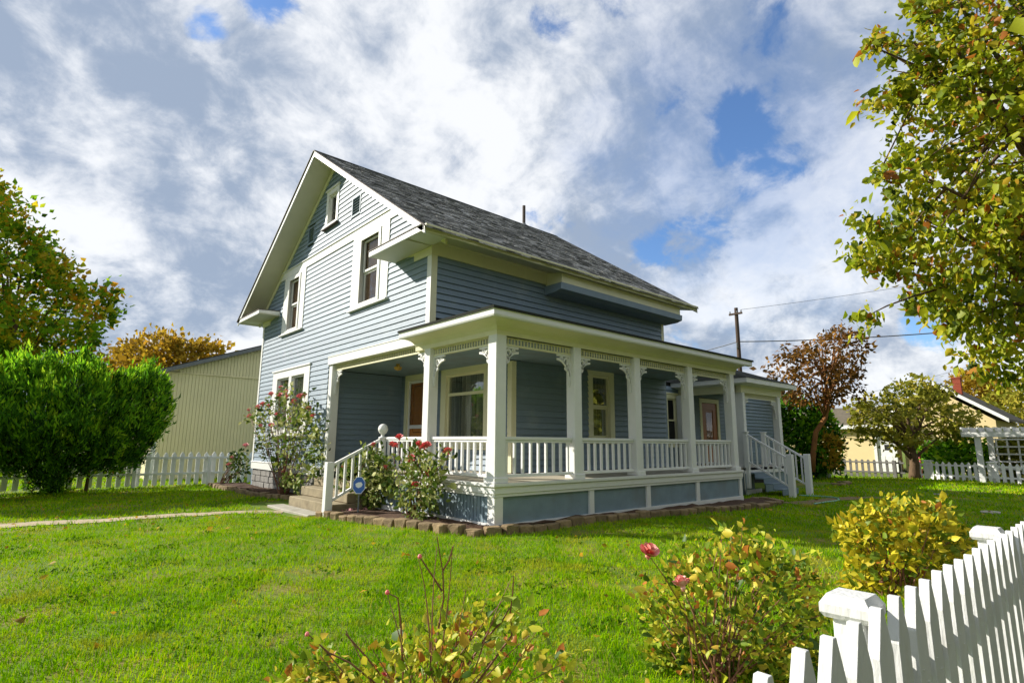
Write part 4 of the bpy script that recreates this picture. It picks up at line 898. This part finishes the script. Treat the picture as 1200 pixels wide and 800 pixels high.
for k in range(60):
    p = c1[k]; q = c1[NP.randint(len(c1))]
    if np.linalg.norm(p - q) < 1.6: mb.tube([p, (p + q) / 2 + np.array((0, 0, .05)), q], [.012, .009, .004], 4)
mb.build('trunk', M['bark'], T, smooth=True)

# --- left: maple, rust coloured tree, hedge
def tree(name, label, poly, where, half, n, per, sig, size, m, base, top, r0, seed, nl=26, bark='bark', group=None, **k):
    T = thing(name, label, 'tree', base, group); c = volume(poly, n, where, half, seed=seed)
    foliage('crown', c, per, sig, size, .7, M[m], T, seed=seed, **k)
    b = MB(); limbs(b, base, top, [tuple(p) for p in pick(c, nl, seed)], r0, seed=seed); b.build('trunk', M[bark], T, smooth=True); return T, c
q = measure(-10, 540, 36)
tree('maple_tree', 'big maple turning orange that rises over the left hedge', [(-230, 420), (-210, 260), (-130, 180), (-50, 180), (0, 213), (22, 236), (44, 246), (30, 258), (52, 275), (66, 298), (82, 316), (74, 330), (100, 345), (134, 340), (133, 362), (120, 372), (118, 395), (104, 408), (98, 440), (-200, 470)],
     ('D', 36), 5.5, 900, 30, (.40, .40, .34), .34, 'leaf_maple', (q[0], q[1], -.2), (q[0], q[1], 9.5), .38, 21, tone_mu=.5, tone_sd=.2, clump_sd=.2, up=.1, nl=40)
q = measure(198, 545, 52)
tree('autumn_tree', 'round rust orange tree beyond the tan shed roof', [(122, 440), (130, 418), (150, 404), (172, 394), (200, 391), (226, 398), (236, 406), (262, 402), (258, 420), (255, 470), (230, 500), (150, 500)], ('D', 52), 4.5, 300, 26, (.5, .5, .4), .42, 'leaf_rust', (q[0], q[1], -.2), (q[0], q[1], 6), .3, 22, tone_mu=.5, up=.25)
HP = [(-160, 417), (-60, 423), (-20, 419), (-8, 431), (10, 435), (22, 425), (34, 435), (48, 429), (60, 418), (72, 433), (84, 439), (96, 429), (108, 424), (120, 441), (134, 446), (148, 436), (158, 445), (170, 429), (180, 445), (192, 450), (201, 474), (198, 498), (188, 506), (178, 524), (168, 534), (156, 549), (112, 553), (80, 556), (74, 576), (40, 578), (34, 554), (-160, 550)]
T = thing('evergreen_hedge', 'dense bright green evergreen hedge in front of the left fence', 'hedge', (1.2, 23, -.1))
c = np.concatenate([volume(HP, 1500, ('Y', 22.9), 1.25, seed=31), volume(HP, 1300, ('Y', 22.9), 1.25, seed=33, front=-.75)])
R = np.random.RandomState(17); pl = []                        # upright plumes breaking the outline and the face
for q in pick(c[c[:, 2] > 1.2], 300, 71):
    h = R.uniform(.35, .75)
    for t in np.linspace(0, 1, 5): pl.append(q + np.array((R.normal(0, .03), -.12 + R.normal(0, .03), h * t * .7)))
c = np.concatenate([c, np.array(pl)])
for q in pick(c[(c[:, 2] < 3.2)], 22, 19):                    # hollows where the brown inside shows
    c = c[np.linalg.norm((c - q) * np.array((1, .55, .8)), axis=1) > R.uniform(.12, .28)]
R = np.random.RandomState(8)
foliage('foliage', c, 26, (.08, .08, .13), .16, .27, M['leaf_hedge'], T, up=1.1, out=.7, tone_mu=.39, tone_sd=.18, clump_sd=.24, ztone=.45, seed=31, center=(1.2, 24.0, 1.2))  # ztone puts a sunlit top and a shaded foot into the leaf colour
dead = volume(HP, 90, ('Y', 22.9), .8, seed=39); foliage('dry_sprays', dead, 12, .1, .14, .4, M['leaf_rust'], T, up=.4, seed=32, tone_mu=.55)
b = MB(); limbs(b, (1.0, 23.1, -.15), (1.1, 23.2, 2.6), [tuple(p) for p in pick(c, 30, 3)], .06, seed=8); limbs(b, (2.0, 23.2, -.15), (2.3, 23.3, 2.6), [tuple(p) for p in pick(c[c[:, 0] > 1.5], 22, 4)], .05, seed=9); limbs(b, (-1, 23.1, -.15), (-1, 23.2, 2.6), [tuple(p) for p in pick(c[c[:, 0] < .4], 18, 4)], .05, seed=10); b.build('trunk', M['bark'], T, smooth=True)

# --- right rear
T = thing('autumn_tree', 'thin brown leaved tree with an orange curving trunk behind the back stairs', 'tree', tuple(measure(951, 552, 27)[:2]) + (-.14,))
c = volume([(896, 436), (903, 420), (922, 409), (948, 402), (962, 388), (985, 382), (1002, 392), (1016, 396), (1019, 414), (1004, 428), (1013, 448), (1000, 470), (988, 476), (970, 470), (950, 476), (925, 474), (918, 458)], 210, ('D', 27), 2.0, seed=41)
foliage('crown', c, 11, (.2, .2, .17), .21, .6, M['leaf_brown'], T, seed=41, up=-.2, tone_mu=.42, tone_sd=.26)
tk = [measure(951, 552, 27), measure(953, 530, 27), measure(956, 506, 27), measure(967, 490, 27), measure(971, 470, 27), measure(968, 450, 27), measure(978, 430, 27), measure(984, 408, 27)]
b = MB().tube(tk, [.17, .13, .115, .105, .085, .07, .05, .02], 9)
for k, q in enumerate(pick(c, 34, 9)):
    s = Vector(tk[3 + k % 4]); q = Vector(q); m_ = s.lerp(q, .5) + Vector((0, 0, .25)); b.tube([s, s.lerp(m_, .6), m_.lerp(q, .4), q], [.05, .04, .025, .01], 5)
for k in range(26):
    q = measure(rnd.uniform(975, 1020), rnd.uniform(380, 400), 27 + rnd.uniform(-1, 1)); s = Vector(pick(c[c[:, 2] > 5], 1, k)[0]); b.tube([s, s.lerp(Vector(q), .5) + Vector((0, 0, .1)), q], [.016, .011, .005], 4)
b.build('trunk', M['bark_orange'], T, smooth=True)
T = thing('evergreen_shrub', 'dark green shrub massed at the foot of the brown tree', 'shrub', tuple(measure(955, 553, 28.5)[:2]) + (-.14,))
c = volume([(914, 470), (930, 462), (950, 478), (966, 484), (978, 500), (984, 520), (982, 548), (960, 556), (925, 556), (914, 540)], 260, ('D', 28.5), 1.3, seed=43)
foliage('foliage', c, 22, (.16, .16, .15), .22, .6, M['leaf_hedge'], T, seed=43, tone_mu=.3, tone_sd=.22, up=.1)
fc = volume([(968, 500), (984, 515), (985, 548), (966, 552)], 26, ('D', 27.6), .5, seed=44); foliage('gold_leaves', fc, 14, .14, .18, .6, M['leaf_rust'], T, seed=44, tone_mu=.7)
b = MB(); g0 = measure(950, 553, 28.5); limbs(b, (g0[0], g0[1], -.2), (g0[0], g0[1], 1.8), [tuple(p) for p in pick(c, 14, 3)], .1, seed=8); b.build('trunk', M['bark'], T)
TT, c = tree('small_tree', 'small olive green tree with a forked trunk at the back fence', [(998, 486), (1008, 466), (1030, 456), (1052, 450), (1078, 445), (1100, 454), (1120, 468), (1138, 486), (1146, 500), (1128, 514), (1108, 508), (1090, 514), (1070, 522), (1048, 518), (1030, 524), (1012, 514), (1002, 502)], ('D', 28.6), 2.2, 190, 17, (.24, .24, .2), .22, 'leaf_olive', tuple(measure(1072, 560, 28.6)[:2]) + (-.2,), tuple(measure(1066, 500, 28.6)), .26, 45, nl=26, tone_mu=.66, up=-.1)
T = thing('shrub', 'leafy green shrub behind the low white fence beside the pergola', 'shrub', (37, 7, -.1))
c = volume([(1078, 526), (1092, 515), (1120, 512), (1150, 516), (1158, 530), (1150, 552), (1080, 552)], 110, ('X', 36.6), .8, seed=47); foliage('foliage', c, 22, (.16, .16, .14), .22, .7, M['leaf_hedge'], T, seed=47, tone_mu=.5, tone_sd=.25)
b = MB(); limbs(b, (37, 7, -.2), (37, 7, 1.0), [tuple(p) for p in pick(c, 12, 3)], .06, seed=8); b.build('stem', M['bark'], T)
T = thing('shrub', 'yellowing shrub seen through the pergola lattice', 'shrub', (38, 4.2, -.1))
c = volume([(1160, 520), (1180, 510), (1260, 505), (1260, 560), (1160, 556)], 110, ('X', 38), .8, seed=48); foliage('foliage', c, 22, (.2, .2, .16), .24, .7, M['leaf_olive'], T, seed=48, tone_mu=.5, tone_sd=.25)
b = MB(); limbs(b, (38, 4.2, -.2), (38, 4.2, 1.0), [tuple(p) for p in pick(c, 10, 3)], .06, seed=8); b.build('stem', M['bark'], T)
g0 = measure(1205, 545, 50); tree('autumn_tree', 'golden tree behind the pergola, right of the cream gable', [(1146, 478), (1160, 462), (1178, 452), (1230, 440), (1300, 445), (1310, 520), (1240, 540), (1172, 520), (1176, 498), (1160, 490)], ('D', 46), 4, 220, 24, (.4, .4, .35), .36, 'leaf_olive', (g0[0], g0[1], -.2), (g0[0], g0[1], 4), .25, 49, tone_mu=.72)
g0 = measure(1140, 540, 60); tree('autumn_tree', 'orange tree showing above the cream house roof', [(1108, 470), (1118, 446), (1136, 436), (1158, 438), (1180, 450), (1190, 490), (1120, 500)], ('D', 60), 3.5, 160, 24, (.45, .45, .4), .4, 'leaf_rust', (g0[0], g0[1], -.2), (g0[0], g0[1], 4), .25, 50, tone_mu=.6)

# --- rose bushes by the house
def bloom(p, r, m, parent, seed=0, name='rose_bloom'):
    """a cupped rose: rings of overlapping petals round a bud"""
    R = random.Random(seed); ax = Vector((R.uniform(-.6, .1), R.uniform(-.5, .4), 1)).normalized(); s = ax.orthogonal().normalized(); t = ax.cross(s); mb = MB(); p = Vector(p)
    for ring_, (n, rr, h, tl) in enumerate(((3, .28, .55, .15), (5, .62, .35, .5), (6, .95, .0, .9))):
        for k in range(n):
            a = 2 * math.pi * (k + .5 * ring_) / n + R.uniform(-.2, .2); d = s * math.cos(a) + t * math.sin(a); e = ax.cross(d); w = r * (.34 + .16 * ring_)
            b0 = p + d * r * .1; c0 = p + d * r * rr * .75 + ax * r * (h + .45); c1 = p + d * r * rr * (1 + .1 * tl) + ax * r * (h + .75)
            mb.add([b0 - e * w * .3, b0 + e * w * .3, c0 + e * w, c1 + e * w * .55, c1 - e * w * .55, c0 - e * w], [(0, 1, 2, 5), (5, 2, 3, 4)])
    mb.lathe(tuple(p - ax * r * .25), [(.0, -.02), (r * .3, r * .05), (r * .25, r * .35), (0, r * .5)], 6)
    return mb.build(name, m, parent)
def shrub(name, label, cat, poly, where, half, n, per, sig, size, m, base, canes, seed, blooms=(), bm='petal', br=.05, cane='cane', tone_mu=.5, aspect=.62, group=None, up=.1, extra=(), cr=.012, spread=.12, bfront=0.):
    T = thing(name, label, cat, base, group); c = volume(poly, n, where, half, seed=seed)
    foliage('foliage', c, per, sig, size, aspect, M[m], T, seed=seed, tone_mu=tone_mu, tone_sd=.28, clump_sd=.18, up=up, minz=.02)
    b = MB(); R = random.Random(seed); B = Vector(base)
    ends = [Vector(p) for p in pick(c, canes, seed)]; bl = [Vector(hit(np.array([float(q[0])]), np.array([float(q[1])]), (where[0], where[1] - bfront))[0][0]) for q in blooms]
    for e_ in ends + bl + [Vector(hit(np.array([float(q[0])]), np.array([float(q[1])]), where)[0][0]) for q in extra]:
        s = B + Vector((R.uniform(-1, 1) * spread, R.uniform(-1, 1) * spread, -.05)); mid = s.lerp(e_, .55) + Vector((R.uniform(-.1, .1), R.uniform(-.1, .1), .08)) * (e_ - s).length
        b.tube([s.lerp(mid, t).lerp(mid.lerp(e_, t), t) for t in np.linspace(0, 1, 6)], [cr * (1.2 - .8 * i / 5) for i in range(6)], 5)
    b.build('canes', M[cane], T)
    for k, p in enumerate(bl): bloom(p, br * R.uniform(.75, 1.15), M[bm], T, seed * 50 + k)
    return T, c
shrub('rose_bush', 'tall rose bush with many pink red blooms before the gable wall', 'rose bush', [(293, 492), (292, 478), (304, 484), (312, 472), (322, 470), (326, 456), (340, 450), (350, 464), (362, 462), (368, 480), (376, 500), (374, 520), (382, 535), (374, 552), (360, 560), (352, 576), (336, 576), (328, 556), (316, 540), (304, 528), (302, 508)], ('X', 6.2), .55, 200, 9, (.10, .10, .09), .11, 'leaf_rose', (6.35, 17.6, .02), 26, 61,
      [(329, 455), (335, 460), (328, 464), (336, 466), (345, 472), (357, 464), (352, 466), (308, 475), (315, 477), (303, 478), (292, 481), (293, 489), (362, 480), (306, 500), (318, 500), (340, 493), (325, 486), (333, 553), (318, 463), (367, 488)], 'petal_mix', .092, tone_mu=.56, cr=.009)
shrub('rose_bush', 'low yellow green rose bush beside the stair newel', 'rose bush', [(390, 578), (396, 560), (404, 546), (418, 534), (434, 526), (450, 532), (452, 552), (458, 566), (446, 584), (430, 592), (412, 598), (398, 594)], ('X', 6.45), .4, 150, 13, (.09, .09, .08), .11, 'leaf_rose', (6.45, 13.3, .05), 22, 62, [(438, 522), (403, 562), (404, 548), (452, 548)], 'petal', .07, tone_mu=.6)
shrub('rose_bush', 'dark stemmed rose bush with red blooms against the porch corner railing', 'rose bush', [(466, 560), (474, 540), (478, 526), (488, 528), (498, 536), (512, 540), (522, 528), (528, 534), (518, 556), (516, 575), (506, 590), (500, 608), (482, 608), (476, 590), (466, 576)], ('X', 6.2), .5, 125, 8, (.10, .10, .09), .10, 'leaf_rose', (6.35, 10.2, .05), 24, 63,
      [(460, 522), (465, 523), (491, 522), (497, 525), (500, 523), (525, 531), (482, 537), (482, 542), (468, 514), (502, 556), (486, 570)], 'petal', .085, tone_mu=.55, cr=.009)
shrub('rose_bush', 'small thin rose bush at the left house corner by the fence', 'rose bush', [(270, 545), (276, 532), (286, 526), (292, 540), (288, 560), (276, 562), (268, 556)], ('Y', 23.2), .3, 40, 7, .09, .12, 'leaf_rose', (6.1, 23.2, .0), 12, 64, [(272, 537), (288, 523), (268, 545)], 'petal_pink', .10, tone_mu=.3)
pet = np.stack([NP.uniform(5.8, 6.5, 90), NP.uniform(12.0, 13.3, 90), np.zeros(90)], 1); pet[:, 2] = ground(pet[:, 0], pet[:, 1]) + .12
o = leaf_mesh('fallen_petals', pet, NP.normal(size=(90, 3)) * np.array((1, 1, .1)), .05, .8, np.full(90, .5), M['petal_pink'], None, kind='stuff')
# --- shrubs in the foreground
shrub('shrub', 'broad autumn shrub with mottled yellow leaves left of the first fence post', 'shrub', [(756, 690), (782, 664), (800, 648), (826, 640), (850, 628), (866, 618), (884, 622), (898, 640), (916, 656), (940, 650), (958, 668), (966, 700), (964, 760), (956, 860), (770, 860), (764, 790), (776, 748), (752, 716)], ('D', 4.15), .62, 430, 10, (.055, .055, .055), .055, 'leaf_shrub', (3.75, 2.15, .0), 48, 71,
      [(760, 650), (800, 687)], 'petal_bud', .06, 'cane', .42, extra=[(870, 616), (900, 640), (790, 655), (850, 622), (915, 648), (765, 700)], cr=.006, bfront=.42)
shrub('shrub', 'golden yellow leaved shrub behind the fence near the far post', 'shrub', [(982, 626), (996, 612), (1016, 598), (1040, 586), (1066, 590), (1098, 598), (1118, 614), (1140, 634), (1134, 656), (1118, 690), (1080, 712), (1020, 712), (998, 690), (996, 664), (1004, 648), (988, 640)], ('D', 6.3), .65, 330, 10, (.07, .07, .065), .080, 'leaf_gold', (7.25, 2.0, .0), 50, 72, [(1093, 690), (1020, 612)], 'petal', .025, 'cane', .23, extra=[(1045, 580), (1000, 606), (1130, 622)], cr=.007)
T, c = shrub('shrub', 'half bare shrub with reddish stems at the bottom of the lawn', 'shrub', [(326, 800), (340, 778), (372, 762), (400, 786), (440, 780), (456, 750), (490, 738), (520, 722), (560, 716), (590, 706), (616, 724), (640, 752), (662, 782), (668, 880), (330, 880)], ('D', 3.15), .45, 290, 7, (.05, .05, .045), .054, 'leaf_shrub', (1.75, 2.70, .0), 60, 73, [(545, 742), (450, 792)], 'petal', .018, 'cane', .60,
      extra=[(512, 640), (490, 652), (530, 640), (453, 694), (360, 742), (405, 738), (500, 720), (600, 676), (592, 700), (572, 700), (546, 690), (488, 735), (436, 760), (628, 740), (620, 744)], cr=.005)
for pts in ([(516, 724), (520, 700), (519, 670), (512, 628)], [(518, 692), (508, 676), (492, 652)], [(519, 668), (526, 656), (531, 640)], [(600, 744), (598, 716), (601, 692), (602, 674)], [(572, 745), (588, 728), (597, 712)], [(470, 735), (468, 715), (466, 700), (454, 694)], [(440, 800), (410, 776), (385, 764), (360, 742)], [(450, 795), (430, 770), (405, 742)]):
    P_ = [measure(x, y, 3.1) for x, y in pts]; R_ = [.006, .005, .004, .0028][:len(pts)]
    if pts[0][1] > 720: P_ = [np.array((1.75 + rnd.uniform(-.12, .12), 2.70 + rnd.uniform(-.12, .12), -.02))] + P_; R_ = [.008] + R_
    MB().tube(P_, R_, 5).build('bare_stem', M['cane'], T)
for x, y in ((454, 694), (360, 743), (492, 652), (545, 738), (552, 742)): MB().lathe(tuple(measure(x, y, 3.1)), [(0, -.012), (.011, -.006), (.013, .004), (.006, .014), (0, .015)], 7).build('rose_hip', M['petal'], T)

# ================================================================== TREES ACROSS THE STREET (mirrored in the windows)
def far_tree(x, y, h, seed, m):
    T = thing('street_tree', 'broad leafy tree across the street, out of view behind the camera', 'tree', (x, y, 0), 'trees across the street')
    R = np.random.RandomState(seed); u = R.normal(size=(330, 3)); u /= np.linalg.norm(u, axis=1, keepdims=True); c = np.array((x, y, h * .56)) + u * (R.uniform(.2, 1, 330) ** .4)[:, None] * np.array((4.6, 3.4, h * .46))
    foliage('crown', c, 20, (.5, .5, .4), .55, .7, M[m], T, seed=seed, tone_mu=.5)
    b = MB(); limbs(b, (x, y, -.1), (x, y, h * .6), [tuple(p) for p in pick(c, 14, seed)], .28, seed=seed); b.build('trunk', M['bark'], T)
for k, (x, y, h) in enumerate(((-13, -13.5, 9), (-4, -14.5, 11), (4.5, -13.2, 10), (13, -14, 11.5), (21.5, -13.4, 9.5), (30, -14.2, 11), (38.5, -13.6, 10), (47, -14.3, 11))): far_tree(x, y, h, 90 + k, ('leaf_olive', 'leaf_maple')[k % 2])

# ================================================================== GRASS
def grass():
    R = np.random.RandomState(77); V = []; T = []; Fq = []; k0 = 0; tri = []
    def area(r0, r1, dens):
        n = int(dens * (1.72 / 2) * (r1 * r1 - r0 * r0)); r = np.sqrt(R.uniform(r0 * r0, r1 * r1, n)); a = math.radians(48.56) + R.uniform(-.86, .86, n)
        return r * np.cos(a), r * np.sin(a), r
    def keep(x, y):
        k = ~((x > 5.3) & (x < 16.6) & (y > 12.5) & (y < 16.6) & (x < 6.7)) & ~((x > 6.6) & (x < 16.1) & (y > 7.95) & (y < 22))
        k &= ~((x > 16) & (x < 28) & (y > 9.3) & (y < 20))
        bx = np.interp(y, [7.9, 8.55, 9.6, 11.5, 12.72], [6.3, 5.95, 5.74, 5.52, 5.42]); k &= ~((y > 7.9) & (y < 12.7) & (x > bx - .05) & (x < 7))
        by = np.interp(x, [6.2, 6.75, 9.1, 11.5, 13.9, 16.3, 16.9], [7.95, 7.74, 7.66, 7.42, 7.22, 7.10, 7.5]); k &= ~((x > 6.2) & (x < 16.9) & (y > by - .05) & (y < 9.4))
        bx = np.interp(y, [17.2, 18.6, 21.2, 23.3], [6.15, 5.86, 5.74, 5.72]); k &= ~((y > 16.8) & (y < 24) & (x > bx - .04) & (x < 7))
        py = np.interp(x, [-9, 0, 2.1, 4, 5.1], [16.1, 15.1, 14.9, 14.75, 14.7]); k &= ~((x < 5.4) & (np.abs(y - py) < .30 + R.normal(0, .05, len(x))))
        k &= ~((x > 4.9) & (x < 5.7) & (y > 12.7) & (y < 16.4)) & ~((x > 28) & (x > 34.9))
        dy = np.interp(x, [16.9, 18.2, 19.4, 20.6, 21.6], [7.1, 6.9, 6.75, 6.5, 6.2]); k &= ~((x > 16.7) & (x < 21.9) & (np.abs(y - dy) < .34 + R.normal(0, .08, len(x))))
        return k
    def nz(x, y, f, s): return np.sin(x * f + s) * np.cos(y * f * 1.13 - 1.7 * s) + .6 * np.sin(x * f * 2.3 - y * f * 1.9 + s * 3) + .4 * np.cos(x * f * 4.7 + y * f * 3.9 + s)
    for r0, r1, dens, h, w, seg in ((1.9, 4.5, 5200, .040, .0055, 2), (4.5, 8, 2600, .042, .0080, 2), (8, 14, 1100, .046, .013, 1), (14, 24, 340, .055, .026, 1), (24, 38, 90, .07, .05, 1)):
        x, y, r = area(r0, r1, dens); k = keep(x, y); x, y = x[k], y[k]
        tu = nz(x, y, 2.2, .4) * .26 + nz(x, y, 5.1, 2.) * .32; bare = nz(x, y, 1.1, 5.) + .3 * nz(x, y, 3.7, 1.)
        k = R.uniform(size=len(x)) < np.clip(.95 - .75 * np.clip(bare - .75, 0, 1), .12, 1); x, y, tu, bare = x[k], y[k], tu[k], bare[k]; n = len(x)
        cl = nz(x, y, 15., .9) * .55 + nz(x, y, 31., 2.7) * .5; tu = tu + .55 * cl
        hh = h * np.exp(R.normal(0, .3, n)) * (1 + .55 * np.clip(tu, -.8, 1.6)); a = R.uniform(0, 2 * math.pi, n); ln = R.uniform(.15, .95, n) * hh; b_ = R.uniform(0, 2 * math.pi, n)
        z = ground(x, y) - .004; sx_, sy_ = np.cos(a) * w, np.sin(a) * w; lx, ly = np.cos(b_) * ln, np.sin(b_) * ln
        tn = np.clip(.53 - .25 * tu + R.normal(0, .17, n) + .13 * np.clip(bare, -1, 1.5), 0, 1)
        dry = R.uniform(size=n) < .06; tn[dry] = R.uniform(.85, 1, dry.sum())
        if seg == 2:
            v = np.empty((n, 5, 3)); v[:, 0] = np.stack([x - sx_ / 2, y - sy_ / 2, z], 1); v[:, 1] = np.stack([x + sx_ / 2, y + sy_ / 2, z], 1)
            mx, my, mz = x + lx * .3, y + ly * .3, z + hh * .6; v[:, 2] = np.stack([mx + sx_ * .4, my + sy_ * .4, mz], 1); v[:, 3] = np.stack([mx - sx_ * .4, my - sy_ * .4, mz], 1)
            v[:, 4] = np.stack([x + lx, y + ly, z + hh * (1 - .25 * ln / hh)], 1); t = np.array((0, 1, 2, 0, 2, 3, 3, 2, 4)); nv = 5; nt = 3
        else:
            v = np.empty((n, 3, 3)); v[:, 0] = np.stack([x - sx_ / 2, y - sy_ / 2, z], 1); v[:, 1] = np.stack([x + sx_ / 2, y + sy_ / 2, z], 1); v[:, 2] = np.stack([x + lx, y + ly, z + hh], 1); t = np.array((0, 1, 2)); nv = 3; nt = 1
        tri.append(((np.arange(n) * nv)[:, None] + t + k0).ravel()); V.append(v.reshape(-1, 3)); T.append(np.repeat(tn, nt)); k0 += n * nv
    v = np.concatenate(V); f = np.concatenate(tri); t = np.concatenate(T); m = len(f) // 3
    me = bpy.data.meshes.new('grass'); me.vertices.add(len(v)); me.vertices.foreach_set('co', v.astype(np.float32).ravel()); me.loops.add(len(f)); me.loops.foreach_set('vertex_index', f.astype(np.int32))
    me.polygons.add(m); me.polygons.foreach_set('loop_start', np.arange(0, 3 * m, 3, dtype=np.int32)); me.polygons.foreach_set('loop_total', np.full(m, 3, np.int32))
    at = me.attributes.new('tone', 'FLOAT', 'FACE'); at.data.foreach_set('value', t.astype(np.float32)); me.update(); me.materials.append(M['grass']); o = link('grass', me); o['kind'] = 'stuff'; return m
print('grass triangles', grass())

# broad leaved weeds in the turf: dark tufts one meets all over the lawn
R = np.random.RandomState(55); C = []; 
for x, y in [tuple(measure(px, py, 1)[:2] * (1.6 / (1.6 - measure(px, py, 1)[2]))) for px, py in ((130, 678), (100, 700), (60, 712), (200, 712), (262, 683), (280, 690), (120, 665), (150, 655), (190, 640), (30, 646), (285, 655), (300, 625), (390, 642), (385, 670), (60, 668), (640, 690), (720, 672), (430, 640), (240, 760), (310, 740), (610, 660), (180, 615), (90, 628))]:
    n = R.randint(30, 80); sp = R.uniform(.10, .26); C.append(np.stack([x + R.normal(0, sp, n), y + R.normal(0, sp, n), np.zeros(n)], 1))
for k in range(90):
    r_ = R.uniform(3, 14); a = math.radians(48.6) + R.uniform(-.8, .8); x, y = r_ * math.cos(a), r_ * math.sin(a)
    if (x > 5 and y > 7) or y < 1: continue
    n = R.randint(8, 36); C.append(np.stack([x + R.normal(0, .07, n), y + R.normal(0, .07, n), np.zeros(n)], 1))
C = np.concatenate(C); C[:, 2] = ground(C[:, 0], C[:, 1]) + R.uniform(.0, .02, len(C))
leaf_mesh('weeds', C, R.normal(size=(len(C), 3)) * np.array((1, 1, .3)) + np.array((0, 0, .55)), .042, .5, R.normal(.3, .18, len(C)), M['weed'], None, kind='stuff')

n = 420; r_ = np.sqrt(R.uniform(6, 500, n)); a = math.radians(48.6) + R.uniform(-.8, .8, n); x, y = r_ * np.cos(a), r_ * np.sin(a); k = ~((x > 5) & (x < 28) & (y > 7.2) & (y < 23)) & (y > .8) & (y < 23.5) & (x < 34); x, y = x[k], y[k]
leaf_mesh('fallen_leaves', np.stack([x, y, ground(x, y) + .045], 1), R.normal(size=(len(x), 3)) * np.array((1, 1, .25)), .075, .7, R.uniform(.2, 1, len(x)), M['leaf_rust'], None, kind='stuff')
